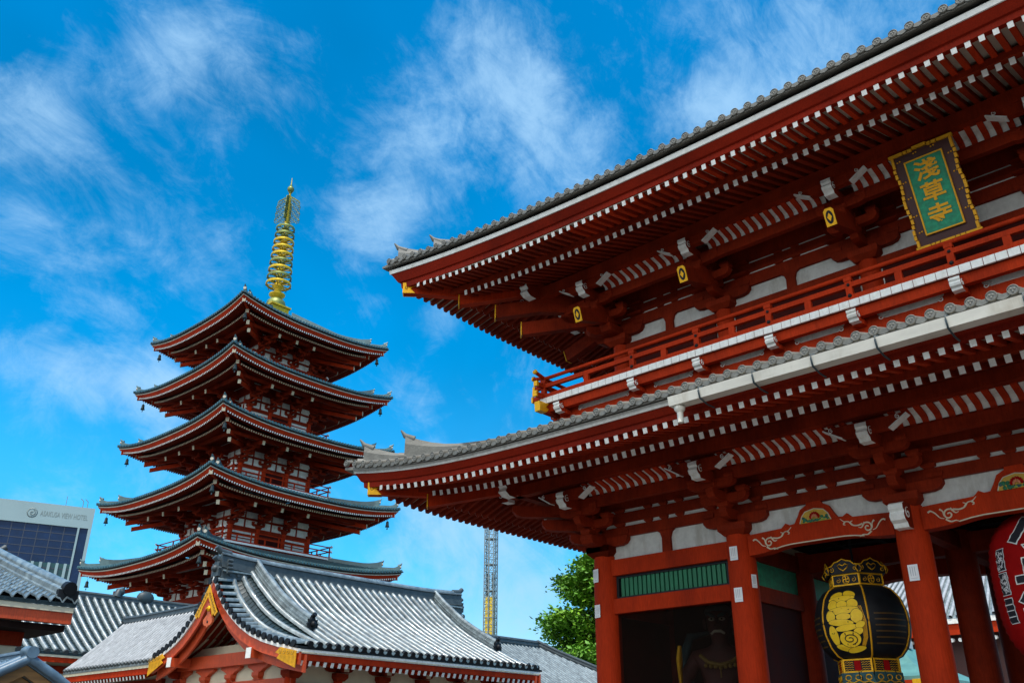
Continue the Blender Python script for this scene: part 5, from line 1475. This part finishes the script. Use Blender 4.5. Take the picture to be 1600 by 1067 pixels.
# ------------------------------------------------------------------ hotel far behind
ht = thing('hotel_tower', (-302.2, 103.9, 0), 'tall pale hotel block with a dark glass front rising behind the temple roofs at left', 'hotel', rz=math.atan2(26.96, 9.52) + .0)
# local x runs along the front towards the right edge at 0, front faces -y
Wd, Hh = 32.0, 76.6
mb = MB(); mb.box(-Wd, 0, .0, 18, 0, Hh - .4); mb.build('block', [mat_hotel], ht)
mb = MB(); mb.box(-Wd, 0, -.6, 0, Hh - 6.9, Hh); mb.box(-1.0, 0, -.6, 0, 0, Hh - 6.9); mb.box(-Wd, -27.6, -.6, 0, 0, Hh - 6.9); mb.box(-4.2, -3.6, -.6, 0, 0, Hh - 6.9); mb.build('front_frame', [mat_hotel], ht)
mb = MB(); mb.box(-27.6, -4.2, -.12, -.02, Hh - 19, Hh - 6.9, 0); mb.box(-3.6, -1.0, -.12, -.02, 0, Hh - 6.9, 0); mb.box(-27.6, -4.2, -.10, -.02, 0, Hh - 19, 1)
for q in range(1, 6):
    x = -27.6 + 23.4 * q / 6 * 1.0; mb.box(x - .12, x + .12, -.2, -.11, Hh - 19, Hh - 6.9, 2)
for q in range(1, 5): z = Hh - 19 + 12.1 * q / 5; mb.box(-27.6, -4.2, -.18, -.11, z - .12, z + .12, 2)
for q in range(14): z = Hh - 20.5 - 3.0 * q; mb.box(-27.6, -4.2, -.16, -.09, z - .35, z, 2)
mb.build('window_band', [mat_hglass, mat_hglass2, mat_hmull], ht)
for q in range(10):
    x = -27.4 + 23.0 * q / 9.5; mb = MB(); mb.box(x - .42, x + .42, -.9, -.02, 0, Hh - 19.0); mb.build('pier', [mat_hotel], ht)
vs, fs = glyphs('ASAKUSA VIEW HOTEL', 2.1, .02)
xs = [v[0] for v in vs]; w_ = max(xs) - min(xs); k_ = 14.4 / w_
mb = MB(); mb.add([(-9.0 + v[0] * k_, -.66, Hh - 3.5 + v[1] * 1.15) for v in vs], fs, 0)
mb.build('sign_letters', [mat_hsign], ht)
mb = MB(); mb.lathe([(1.35, -.05), (1.6, 0), (1.35, .05)], (0, 0, 0), 24)
mb.xf(lambda x, y, z: (-18.6 + x, -.66 + z, Hh - 3.5 + y))
m2 = MB(); spiral(m2, (-18.6, -.68, Hh - 3.5), (1, 0, 0), (0, 0, 1), 1.0, 1.2, .16)
mb.add(m2.v, m2.f); mb.build('sign_emblem', [mat_hsign], ht)
mb = MB()
for x in (-4, -2.6): mb.tube([(x, 2, Hh), (x, 2, Hh + 2.6), (x - .9, 2, Hh + 3.4)], .14, 5)
mb.tube([(-9.2, 3, Hh), (-9.2, 3, Hh + 4)], .10, 5); mb.build('roof_mast', [STEEL], ht, kind='stuff')

# ------------------------------------------------------------------ seen through the gate
pv = thing('pavilion', (-14.2, 28.0, 0), 'pavilion with a pale copper-green roof and gilt corner seen through the gate passage', 'pavilion')
mb = MB()
A = [(-4, -3.4, 4.9), (3.2, -3.4, 4.9), (3.2, 4.4, 4.9), (-4, 4.4, 4.9)]; B = [(-2.0, -.6, 6.5), (1.0, -.6, 6.5), (1.0, 1.6, 6.5), (-2.0, 1.6, 6.5)]
mb.loft([[Vector(p) + Vector((0, 0, -.16)) for p in A], A, [Vector(a) * .45 + Vector(b) * .55 + Vector((0, 0, -.18)) for a, b in zip(A, B)], B], 0)
mb.build('copper_roof', [TEAL], pv)
mb = MB(); ridge(mb, (-2.2, .5, 6.45), (1.2, .5, 6.45), .5, .55, 4); mb.build('main_ridge', [mat_pale], pv)
mb = MB()
for (a, b) in (((-4.02, -3.42), (3.22, -3.42)), ((3.22, -3.42), (3.22, 4.4))): mb.bar((a[0], a[1], 4.63), (b[0], b[1], 4.63), .10, .20)
mb.build('eave_fascia', [RED], pv)
mb = MB(); mb.box(2.4, 3.3, -3.5, -3.40, 4.50, 4.76); mb.box(3.26, 3.32, -3.5, -2.6, 4.50, 4.76); mb.build('gilt_fitting', [GOLD], pv)
for x in (-3, 2.2):
    for y in (-2.4, 3.4): mb = MB(); mb.box(x - .14, x + .14, y - .14, y + .14, 0, 4.6); mb.build('post', [RED2], pv)
mh = thing('main_hall', (-24.0, 76.0, 0), 'distant temple hall with a white-streaked tiled roof glimpsed between the gate columns', 'temple hall')
mb = MB(); mb.loft([[(-20, -6, 13.0), (20, -6, 13.0), (20, 16, 13.0), (-20, 16, 13.0)], [(-16, 2, 19.2), (16, 2, 19.2), (16, 8, 19.2), (-16, 8, 19.2)]], 1)
for i in range(64):
    x = -19.5 + i * .62; mb.tube([(x, -6.05, 13.15), (x * .8, 2, 19.3)], .17, 6, 0, False, True)
mb.build('tiled_roof', [mat_pale, TILED], mh)
mb = MB(); mb.box(-20, 20, -6.0, -5.8, 12.55, 12.98); mb.build('eave_edge_strip', [WHITE], mh)
mb = MB(); mb.box(-19.8, 19.8, -5.85, -5.5, 11.6, 12.55); mb.build('eave_fascia', [RED], mh)
mb = MB()
for i in range(52): mb.cyl((-19.3 + i * .74, -5.7, 11.15), (-19.3 + i * .74, -5.2, 11.2), .17, None, 10)
mb.build('rafter_end', [WHITE], mh, kind='stuff')
mb = MB(); mb.box(-17, 17, -3.5, 13, 0, 12.4); mb.build('wall', [mat_maroon], mh)

# ------------------------------------------------------------------ plaque on the upper storey
pq = thing('name_plaque', (-.37, -.60, 11.84), 'gilt-edged maroon plaque with gold characters on a green panel under the upper eave', 'plaque')
pq.scale = (.96, .96, .96); pq.location.z += .03
tilt = math.atan2(.70, 2.2)
pw, ph = 1.30, 2.27
def pl_xf(x, y, z): return (x, -z * sin(tilt) + y * cos(tilt), z * cos(tilt) + y * sin(tilt))
mb = MB(); mb.prism([(-pw / 2, 0), (pw / 2, 0), (pw / 2 + .03, ph), (-pw / 2 - .03, ph)], (0, 0, 0), (1, 0, 0), (0, 0, 1), (0, .10, 0)); mb.xf(pl_xf).build('board', [mat_maroon], pq)
mb = MB()
for s in (-1, 1):
    segs = [(0, .18), (.20, .30), (.32, .44), (.47, .56), (.585, .70), (.73, .82), (.85, .95), (.985, 1.18), (1.20, 1.30), (1.33, 1.45), (1.47, 1.56), (1.59, 1.70), (1.73, 1.84), (1.87, 1.96), (1.99, 2.27)]
    for i, (a, b) in enumerate(segs):
        e = .035 * sin(i * 1.1) + .02; x0 = s * (pw / 2 + .02 + e * .6); mb.box(min(x0, x0 - s * .06), max(x0, x0 - s * .06), -.05, .06, a, b)
segs = [(-.72, -.40), (-.38, -.30), (-.28, -.19), (-.17, .14), (.16, .24), (.26, .36), (.38, .72)]
for i, (a, b) in enumerate(segs):
    mb.box(a, b, -.07, .06, ph - .02 + (.03 if i == 3 else 0), ph + .05 + (.03 if i == 3 else 0)); mb.box(a, b, -.05, .06, -.05, .02)
mb.xf(pl_xf).build('gilt_border', [GOLDP], pq)
gx, gz0, gz1 = .40, .26, 2.02
mb = MB(); mb.box(-gx, gx, -.035, -.002, gz0, gz1); gpn = mb.xf(pl_xf).build('green_panel', [GREENP], pq)
mb = MB()
for s in (-1, 1): mb.box(min(s * gx, s * (gx + .032)), max(s * gx, s * (gx + .032)), -.06, -.001, gz0 - .032, gz1 + .032)
for z in (gz0 - .032, gz1): mb.box(-gx, gx, -.06, -.001, z, z + .032)
mb.xf(pl_xf).build('inner_frame', [GOLDP], pq)
for i, ch in enumerate('淺草寺'):
    vs, fs = glyphs(ch, .50, .0125)
    zc = gz1 - .33 - i * .545
    mb = MB(); n_ = len(vs)
    mb.add([(v[0] * 1.08, -.052, zc + v[1] * .98) for v in vs], fs, 0)
    mb.xf(pl_xf).build('gilt_character', [GOLDP], gpn)
rnd = random.Random(3); mb = MB()
for (x, z) in ((-.54, 2.12), (-.15, 2.2), (.25, 2.2), (.56, 1.9), (-.55, 1.6), (.56, 1.45), (-.54, 1.2), (.55, 1.0), (-.54, .75), (.55, .55), (-.53, .35)):
    mb.ball((x - .03, -.005, z), .022, 0, 6); mb.ball((x + .03, -.005, z + .01), .022, 0, 6)
mb.xf(pl_xf).build('gilt_stud', [GOLDP], pq, kind='stuff')
mb = MB()
for s in (-1, 1): mb.tube([(s * .6, .08, 2.0), (s * .6, 1.0, 2.3)], .02, 6)
mb.xf(pl_xf).build('hanging_iron', [BLACK], pq)


# ------------------------------------------------------------------ lanterns
def bodyr(prof_, z):
    for (a, za), (b, zb) in zip(prof_, prof_[1:]):
        if za <= z <= zb: return a + (b - a) * (z - za) / (zb - za)
    return prof_[-1][0] if z > prof_[-1][1] else prof_[0][0]


def wrap(mb, poly, prof_, a0, m, lift, R=1.0, grid=None):
    """lay a flat figure [(s, z)] (s = arc length) on the round of a lantern as a thin raised skin"""
    bm = bmesh.new(); vs = [bm.verts.new((x, y, 0)) for x, y in poly[0]]
    for f in poly[1]:
        try: bm.faces.new([vs[i] for i in f])
        except ValueError: pass
    for _ in range(4):
        ed = [e for e in bm.edges if e.calc_length() > .10]
        if not ed: break
        bmesh.ops.subdivide_edges(bm, edges=ed, cuts=1, use_grid_fill=False)
        bmesh.ops.triangulate(bm, faces=bm.faces[:])
    bm.verts.ensure_lookup_table(); bm.verts.index_update()
    out_ = []
    for v in bm.verts:
        r = bodyr(prof_, v.co.y); a = a0 + v.co.x / R
        out_.append(((r + lift) * cos(a), (r + lift) * sin(a), v.co.y))
    mb.add(out_, [tuple(v.index for v in f.verts) for f in bm.faces], m, True); bm.free()


def ell(cx, cy, rx, ry, n=14, rot=0.0):
    vs = [(cx, cy)] + [(cx + rx * cos(t * 2 * pi / n) * cos(rot) - ry * sin(t * 2 * pi / n) * sin(rot), cy + rx * cos(t * 2 * pi / n) * sin(rot) + ry * sin(t * 2 * pi / n) * cos(rot)) for t in range(n)]
    return vs, [(0, i + 1, (i + 1) % n + 1) for i in range(n)]


def stroke(pts, w):
    """a brush stroke as a ribbon of quads"""
    vs = []; fs = []; k = len(pts)
    for i, (x, y) in enumerate(pts):
        dx = pts[min(i + 1, k - 1)][0] - pts[max(i - 1, 0)][0]; dy = pts[min(i + 1, k - 1)][1] - pts[max(i - 1, 0)][1]; l = sqrt(dx * dx + dy * dy) or 1
        ww = w[i] if isinstance(w, (list, tuple)) else w
        vs += [(x - dy / l * ww, y + dx / l * ww), (x + dy / l * ww, y - dx / l * ww)]
    for i in range(k - 1): fs.append((2 * i, 2 * i + 1, 2 * i + 3, 2 * i + 2))
    return vs, fs


def black_lantern(name, loc, label):
    t = thing(name, loc, label, 'lantern', 'black and gold lanterns in the gate')
    bp = [(.62, .42), (.80, .50), (.95, .68), (1.05, .95), (1.09, 1.22), (1.06, 1.5), (.97, 1.78), (.82, 1.98), (.64, 2.08)]
    mb = MB(); mb.lathe([(0, .42)] + bp + [(0, 2.08)], n=48); body = mb.build('body', [BLACK], t)
    zs = [.43 + (2.07 - .43) * i / 22 for i in range(23)]
    for q in range(6):
        a = -pi / 2 + pi / 6 + q * pi / 3; mb = MB()
        mb.tube([((bodyr(bp, z) + .008) * cos(a), (bodyr(bp, z) + .008) * sin(a), z) for z in zs], .022, 6); mb.build('gilt_rib', [GOLDP], body)
    # stylised golden writing on the front and back panel
    for a0 in (-pi / 2, pi / 2):
        mb = MB(); R_ = 1.05; wi = 0
        for e in (ell(-.16, 1.82, .17, .08, 18, .2), ell(.18, 1.84, .16, .08, 18, -.2), ell(-.02, 1.74, .34, .07, 20, .05), ell(-.24, 1.60, .13, .12, 18), ell(.24, 1.60, .13, .12, 18), ell(.0, 1.60, .13, .09, 18),
                  ell(0, 1.46, .38, .085, 20, .06), ell(-.29, 1.34, .12, .13, 18, .3), ell(.31, 1.32, .13, .16, 18, -.2), ell(.02, 1.32, .17, .08, 18), ell(-.06, 1.19, .29, .075, 20, -.08), ell(.05, 1.07, .26, .07, 20, .10),
                  ell(-.28, .92, .11, .22, 20, .08), ell(.36, 1.12, .11, .07, 16, .5), ell(.30, .98, .11, .075, 16, .4), ell(-.08, .64, .24, .07, 18, -.2), ell(.18, .60, .24, .06, 18, .15), ell(.09, .82, .24, .17, 24)):
            wi += 1; big = ([(x_ + (x_ - e[0][0][0]) * .06, y_ + (y_ - e[0][0][1]) * .06) for x_, y_ in e[0]], e[1])
            wrap(mb, big, bp, a0, 1, .008 + .002 * wi, R_); wrap(mb, e, bp, a0, 0, .009 + .002 * wi, R_)
        mb.build('gilt_writing', [mat_lgold, BLACK], body)
        mb = MB()
        sp_ = [(.09 + (.03 + .15 * t / 24) * cos(-t * .42 + 2.4), .82 + (.02 + .10 * t / 24) * sin(-t * .42 + 2.4)) for t in range(25)]
        wrap(mb, stroke(sp_, .011), bp, a0, 0, .052, R_)
        for x_, y_ in ((-.20, 1.46), (.16, 1.47), (-.05, 1.74), (.12, 1.19)): wrap(mb, ell(x_, y_, .014, .012, 8), bp, a0, 0, .052, R_)
        mb.build('ink_mark', [BLACK], body, kind='stuff')
        mb = MB()
        for i in range(5): wrap(mb, stroke([(.30 + .03 * i, 1.55), (.40 + .022 * i, 1.2), (.40 + .02 * i, .85), (.30 + .018 * i, .6)], .007), bp, a0, 0, .010, R_)
        mb.build('gilt_line', [GOLDP], body)
    # faint small lettering on the side panels
    for a0 in (-pi / 2 + pi / 3, -pi / 2 - pi / 3):
        mb = MB()
        for r_ in range(6): wrap(mb, stroke([(-.42, .72 + .13 * r_), (.42, .72 + .13 * r_)], .016), bp, a0, 0, .006, 1.05)
        mb.build('faint_lettering', [mat_faint], body)
    # neck and foot bands, six sides each
    for q in range(6):
        a = -pi / 2 + q * pi / 3; X = Vector((-sin(a), cos(a), 0)); D = Vector((cos(a), sin(a), 0)); Z = Vector((0, 0, 1))
        mb = MB(); c = D * .53 + Z * 2.10
        mb.prism([(-.33, 0), (.33, 0), (.33, .26), (-.33, .26)], c, X, Z, D * .04, 0); nb_ = mb.build('neck_panel', [BLACK], t)
        mb = MB()
        for (x0, x1, z0, z1) in ((-.34, .34, -.01, .025), (-.34, .34, .235, .27), (-.34, -.305, .025, .235), (.305, .34, .025, .235)): mb.prism([(x0, z0), (x1, z0), (x1, z1), (x0, z1)], c + D * .04, X, Z, D * .012, 0)
        mb.build('gilt_frame', [GOLD], nb_)
        vs, fs = glyphs('卍', .17, .004); mb = MB(); mb.add([c + D * .046 + X * v[0] + Z * (.13 + v[1]) for v in vs], fs)
        mb.tube([c + D * .046 + X * .085 * cos(i * pi / 10) + Z * (.13 + .095 * sin(i * pi / 10)) for i in range(21)], .010, 5)
        for s in (-1, 1): spiral(mb, c + D * .046 + X * s * .19 + Z * .12, X, Z, .06, 1.2, .008)
        mb.build('gilt_emblem', [GOLD], nb_)
        # crown plate with cloud edge
        mb = MB(); c2 = D * .62 + Z * 2.37
        pts = [(-.40, 0), (-.46, .08), (-.40, .17), (-.28, .19), (-.20, .27), (-.10, .29), (0, .34), (.10, .29), (.20, .27), (.28, .19), (.40, .17), (.46, .08), (.40, 0)]
        mb.prism(pts, c2, X, Z, D * .03, 0); cp = mb.build('crown_plate', [BLACK], t)
        mb = MB(); mb.tube([c2 + D * .035 + X * a_ + Z * b_ for a_, b_ in pts], .016, 5)
        mb.tube([c2 + D * .035 + X * a_ + Z * b_ for a_, b_ in ((0, .06), (.09, .12), (.13, .19), (.07, .22), (0, .18), (-.07, .22), (-.13, .19), (-.09, .12), (0, .06))], .014, 5)
        for s in (-1, 1): spiral(mb, c2 + D * .035 + X * s * .29 + Z * .10, X, Z, .065, 1.2, .010)
        mb.build('gilt_outline', [GOLD], cp)
        # foot lattice and cloth-like base
        c3 = D * .60 + Z * .14
        mb = MB(); mb.prism([(-.34, 0), (.34, 0), (.34, .28), (-.34, .28)], c3, X, Z, D * .03, 0); fb = mb.build('foot_panel', [BLACK], t)
        mb = MB()
        for (x0, x1, z0, z1) in ((-.35, .35, -.01, .025), (-.35, .35, .255, .29), (-.35, -.31, .025, .255), (.31, .35, .025, .255)): mb.prism([(x0, z0), (x1, z0), (x1, z1), (x0, z1)], c3 + D * .03, X, Z, D * .015, 0)
        for s in (-1, 1):
            for i in range(5):
                z = .05 + .05 * i; mb.tube([c3 + D * .036 + X * s * (.10 + .035 * j) + Z * (z + (.02 if j % 2 else 0)) for j in range(7)], .008, 4)
        mb.build('gilt_lattice', [GOLD], fb)
        mb = MB(); mb.prism([(-.075, .03), (.075, .03), (.075, .25), (-.075, .25)], c3 + D * .03, X, Z, D * .012, 0); mb.build('red_tile', [LRED], fb)
        mb = MB(); mb.prism([(-.38, -.06), (-.34, .14), (.34, .14), (.38, -.06), (.44, -.14), (.2, -.08), (0, -.13), (-.2, -.08), (-.44, -.14)], c3 + Z * -.15 + D * .02, X, Z, D * .05, 0); bs = mb.build('base_panel', [CLOTHB], t)
        mb = MB(); o = c3 + Z * -.15 + D * .075
        for x in (-.24, 0, .24): mb.tube([o + X * (x + .07 * cos(u_)) + Z * (.03 + .055 * sin(u_)) for u_ in [pi * i / 8 for i in range(-2, 15)]], .013, 5)
        mb.tube([o + X * x + Z * (-.05 - .05 * abs(x) * 2 + .02 * cos(x * 26)) for x in [-.40 + .05 * i for i in range(17)]], .014, 5)
        mb.build('gilt_scroll', [GOLD], bs)
    mb = MB(); mb.lathe([(0, 2.36), (.58, 2.36), (.60, 2.40), (.3, 2.5), (.1, 2.6), (0, 2.6)], n=24); mb.lathe([(0, .02), (.55, .02), (.60, .14), (.60, .42), (0, .44)], n=24); mb.lathe([(0, -.14), (.28, -.10), (.40, .02), (0, .05)], n=20); mb.build('cap', [COPPER], t)
    mb = MB(); mb.tube([(0, 0, 2.55), (0, 0, 3.40)], .03, 8); mb.build('hanging_rod', [BLACK], t)
    rnd = random.Random(2); mb = MB()
    for i in range(70):
        a = rnd.uniform(0, 2 * pi); r = rnd.uniform(.5, .7); mb.tube([(r * cos(a), r * sin(a), .16), (r * 1.08 * cos(a + .03), r * 1.08 * sin(a + .03), .16 - rnd.uniform(.1, .24))], .008, 4)
    mb.build('fringe', [BLACK], t, kind='stuff')
    return t


black_lantern('metal_lantern', (-4.36, 1.25, 3.10), 'large black lantern with golden writing hanging left of the passage column').scale = (.935, .935, .935)


def red_lantern():
    t = thing('paper_lantern', (-.12, 1.25, 3.02), 'giant red paper lantern with black white-edged characters at the right edge of the photo', 'lantern'); t.scale = (.97, .97, .97)
    H = 3.3; bp = []
    for i in range(45):
        u_ = i / 44; z = .05 + 3.2 * u_; x = 2 * u_ - 1
        bp.append((1.37 * (1 - abs(x) ** 3.2) ** (1 / 2.3) * .86 + .20 + .012 * (1 if i % 2 else -1), z))
    mb = MB(); mb.lathe(bp, n=64); body = mb.build('body', [LRED], t)
    mb = MB(); mb.lathe([(0, -.18), (.60, -.18), (.64, .0), (.60, .12), (0, .12)], n=32); mb.build('bottom_band', [BLACK], t)
    mb = MB(); mb.lathe([(0, 3.1), (.60, 3.1), (.66, 3.22), (.62, 3.36), (0, 3.36)], n=32); mb.build('top_band', [BLACK], t)
    mb = MB(); mb.lathe([(.61, -.15), (.66, -.10), (.66, -.04), (.61, 0)], n=32); mb.lathe([(.63, 3.18), (.68, 3.22), (.68, 3.28), (.63, 3.32)], n=32); mb.build('gilt_band', [GOLD], t)
    a0 = -pi / 2
    for i, ch in enumerate('小舟町'):
        zc = 2.62 - i * .98
        for b, m, lf, nm in ((.055, WHITE, .018, 'character_edge'), (.032, mat_ink, .026, 'character')):
            vs, fs = glyphs(ch, 1.02, b, 2); mb = MB()
            wrap(mb, ([(v[0] * 1.28, zc + v[1] * .98) for v in vs], fs), bp, a0, 0, lf, 1.3); mb.build(nm, [m], body)
    def rect(x0, x1, z0, z1): return [(x0, z0), (x1, z0), (x1, z1), (x0, z1)], [(0, 1, 2, 3)]
    rnd = random.Random(5)
    for (z0, z1, kind) in ((1.95, 2.37, 0), (1.47, 1.89, 0), (.93, 1.39, 1)):
        xa = -1.06; xb = -.84
        mb = MB(); wrap(mb, rect(xa - .015, xb + .015, z0 - .015, z1 + .015), bp, a0, 1, .016, 1.3); wrap(mb, rect(xa, xb, z0, z1), bp, a0, 0, .022, 1.3)
        if kind == 0:
            for q in range(26):
                x = rnd.uniform(xa + .02, xb - .02); z = rnd.uniform(z0 + .03, z1 - .03)
                pts = [(x, z)]
                for _ in range(3): pts.append((min(xb - .015, max(xa + .015, pts[-1][0] + rnd.choice((-.04, .04, 0)))), min(z1 - .02, max(z0 + .02, pts[-1][1] + rnd.choice((-.05, .05, 0.02))))))
                wrap(mb, stroke(pts, .008), bp, a0, 1, .028, 1.3)
        else:
            for q in range(1, 4): z = z0 + (z1 - z0) * q / 4; wrap(mb, stroke([(xa, z), (xb, z)], .010), bp, a0, 1, .028, 1.3)
        mb.build('seal_block', [mat_ink, PAPER], body)
    mb = MB(); mb.tube([(0, 0, 3.3), (0, 0, 3.5)], .05, 8); mb.build('hanging_rod', [BLACK], t)
    return t


red_lantern()


# ------------------------------------------------------------------ guardian statue
def skin(name, chains, mats, parent, sub=2, root=0):
    """a body grown over a skeleton of (position, radius) chains"""
    vs = []; es = []; rs = []; idx = {}
    def vid(p, r):
        k_ = tuple(round(c, 4) for c in p)
        if k_ not in idx: idx[k_] = len(vs); vs.append(p); rs.append(r)
        return idx[k_]
    for ch in chains:
        pr_ = None
        for p, r in ch:
            i = vid(p, r)
            if pr_ is not None and pr_ != i: es.append((pr_, i))
            pr_ = i
    me = bpy.data.meshes.new(name); me.from_pydata(vs, es, []); o = bpy.data.objects.new(name, me); COL.objects.link(o)
    md = o.modifiers.new('s', 'SKIN'); md.use_smooth_shade = True
    sk = me.skin_vertices[0].data
    for i, r in enumerate(rs):
        rr = r if isinstance(r, tuple) else (r, r); sk[i].radius = rr
        sk[i].use_root = i == root
    sb = o.modifiers.new('b', 'SUBSURF'); sb.levels = sub; sb.render_levels = sub
    dg = bpy.context.evaluated_depsgraph_get(); ev = o.evaluated_get(dg); m2 = bpy.data.meshes.new_from_object(ev)
    bpy.data.objects.remove(o); o = bpy.data.objects.new(name, m2); COL.objects.link(o)
    m2.materials.clear()
    for x in mats: m2.materials.append(x)
    m2.polygons.foreach_set('use_smooth', [True] * len(m2.polygons))
    if parent: o.parent = parent
    return o


ni = thing('guardian_statue', (-8.28, 1.75, -.12), 'dark red guardian statue with a golden club standing in the netted bay of the gate', 'statue', rz=.42)
mb = MB(); mb.lathe([(0, 0), (1.1, 0), (1.05, .25), (.8, .45), (.95, .6), (0, .65)], n=20); mb.build('rock_base', [DARK], ni)
Zb = .6
pel = ((0, 0, Zb + 2.05), (.42, .34))
chains = [[pel, ((0, -.05, Zb + 2.45), (.50, .42)), ((0, 0, Zb + 2.95), (.56, .40)), ((0, 0, Zb + 3.35), (.56, .36)), ((0, -.04, Zb + 3.62), (.24, .22)), ((0, -.08, Zb + 3.80), (.20, .22)), ((0, -.10, Zb + 4.06), (.33, .36)), ((0, -.06, Zb + 4.40), (.33, .34)), ((0, -.03, Zb + 4.62), (.20, .2))],
          [pel, ((.30, -.05, Zb + 1.6), .32), ((.42, -.12, Zb + .85), .22), ((.46, 0, Zb + .18), .14), ((.46, -.28, Zb + .08), .12)],
          [pel, ((-.30, 0, Zb + 1.6), .32), ((-.40, -.04, Zb + .85), .22), ((-.44, .1, Zb + .18), .14), ((-.46, -.2, Zb + .08), .12)],
          [((0, 0, Zb + 3.35), (.56, .36)), ((.62, 0, Zb + 3.36), .22), ((.95, -.02, Zb + 2.86), .18), ((.92, -.40, Zb + 2.72), .14), ((.86, -.66, Zb + 2.98), .11), ((.84, -.74, Zb + 3.12), (.14, .07))],
          [((0, 0, Zb + 3.35), (.56, .36)), ((-.62, 0, Zb + 3.36), .22), ((-.98, -.05, Zb + 2.80), .19), ((-1.02, -.30, Zb + 2.22), .15), ((-1.00, -.42, Zb + 1.92), .12), ((-1.0, -.46, Zb + 1.80), (.14, .08))]]
hp_ = (.84, -.74, Zb + 3.12)
for i, (dx, l) in enumerate(((-.10, .26), (-.035, .32), (.03, .30), (.095, .24))):
    chains.append([(hp_, (.14, .07)), ((hp_[0] + dx, hp_[1] - .03, hp_[2] + .14), .045), ((hp_[0] + dx * 1.5, hp_[1] - .05, hp_[2] + .14 + l * .5), .04), ((hp_[0] + dx * 1.8, hp_[1] - .10, hp_[2] + .12 + l), .030)])
chains.append([(hp_, (.14, .07)), ((hp_[0] - .18, hp_[1] - .03, hp_[2] + .02), .045), ((hp_[0] - .28, hp_[1] - .05, hp_[2] + .12), .035)])
hq = (-1.0, -.46, Zb + 1.80)
for i, (dx, l) in enumerate(((-.11, .24), (-.04, .30), (.035, .29), (.105, .23))):
    chains.append([(hq, (.14, .08)), ((hq[0] + dx, hq[1] - .02, hq[2] - .14), .045), ((hq[0] + dx * 1.5, hq[1] - .06, hq[2] - .14 - l * .5), .04), ((hq[0] + dx * 1.6, hq[1] - .02, hq[2] - .12 - l), .03)])
chains.append([(hq, (.14, .08)), ((hq[0] + .18, hq[1] - .03, hq[2] - .04), .045), ((hq[0] + .26, hq[1] - .08, hq[2] - .14), .035)])
body = skin('body', chains, [SKIN_R], ni, 2)
mb = MB(); hz_ = Zb + 4.20; hy = -.42
mb.tube([(-.26, hy + .04, hz_ + .22), (-.14, hy - .04, hz_ + .15), (-.04, hy - .06, hz_ + .10)], [.03, .05, .03], 6); mb.tube([(.26, hy + .04, hz_ + .22), (.14, hy - .04, hz_ + .15), (.04, hy - .06, hz_ + .10)], [.03, .05, .03], 6)
mb.build('eyebrow', [CLOTHB], body)
for s in (-1, 1):
    mb = MB(); mb.ball((s * .13, hy + .02, hz_ + .05), .07, 0, 10, (1.2, .7, .7)); ey = mb.build('eye', [CREAM], body); 
    mb = MB(); mb.ball((s * .13, hy - .035, hz_ + .05), .025, 0, 8); mb.build('pupil', [BLACK], body)
    mb = MB(); mb.ball((s * .36, -.08, hz_ - .02), .09, 0, 8, (.5, .8, 1.6)); mb.build('ear', [SKIN_R], body)
mb = MB(); mb.tube([(0, hy + .0, hz_ + .10), (0, hy - .10, hz_ - .06), (0, hy - .11, hz_ - .12)], [.04, .07, .09], 8); mb.build('nose', [SKIN_R], body)
mb = MB(); mb.tube([(-.16, hy + .04, hz_ - .30), (-.08, hy - .03, hz_ - .25), (.08, hy - .03, hz_ - .25), (.16, hy + .04, hz_ - .30)], .035, 6); mb.build('mouth', [CREAM], body)
mb = MB(); mb.ball((0, 0, Zb + 4.70), .22, 0, 10, (1, 1, .9)); mb.ball((0, .02, Zb + 4.48), .36, 0, 12, (1, 1, .6)); mb.build('hair', [CLOTHB], body)
mb = MB(); mb.tube([(-.50, -.28, Zb + 3.40), (-.30, -.40, Zb + 3.22), (0, -.46, Zb + 3.14), (.30, -.40, Zb + 3.22), (.50, -.28, Zb + 3.40)], .05, 8)
for i in range(7): mb.ball((-.36 + .12 * i, -.44, Zb + 3.14 - .05 * (3 - abs(i - 3)) / 3), .055, 0, 8)
mb.tube([(0, -.48, Zb + 3.1), (0, -.5, Zb + 2.85)], .02, 6); mb.build('necklace', [mat_dullgold], ni)
mb = MB(); rings = []
for j in range(7):
    z = Zb + 2.55 - .30 * j; r = .52 + .05 * j; rings.append([((r + .05 * sin(q * 5 + j)) * cos(q * 2 * pi / 28), (r * .85 + .05 * sin(q * 5 + j)) * sin(q * 2 * pi / 28), z) for q in range(28)])
mb.loft(rings, 0, True, True, True); mb.build('skirt', [CLOTHG], ni)
mb = MB(); mb.tube([(.56 * cos(q * pi / 14), .50 * sin(q * pi / 14), Zb + 2.45 + .06 * sin(q * 2)) for q in range(29)], .11, 8); mb.build('sash', [SKIN_R], ni)
for s in (-1, 1):
    mb = MB(); pts = [(s * .3, .3, Zb + 4.0), (s * .78, .2, Zb + 3.9), (s * 1.0, .05, Zb + 3.3), (s * .82, -.05, Zb + 2.7), (s * 1.02, -.1, Zb + 2.1), (s * .9, -.1, Zb + 1.3)]
    mb.tube(pts, [.05, .12, .13, .11, .12, .06], 6); mb.build('scarf', [CLOTHB], ni)
mb = MB(); mb.tube([(-.98, -.46, Zb + 3.62), (-1.0, -.5, Zb + 3.3), (-1.0, -.5, Zb + 1.85)], [.05, .085, .065], 10); mb.build('golden_club', [GOLD], ni)
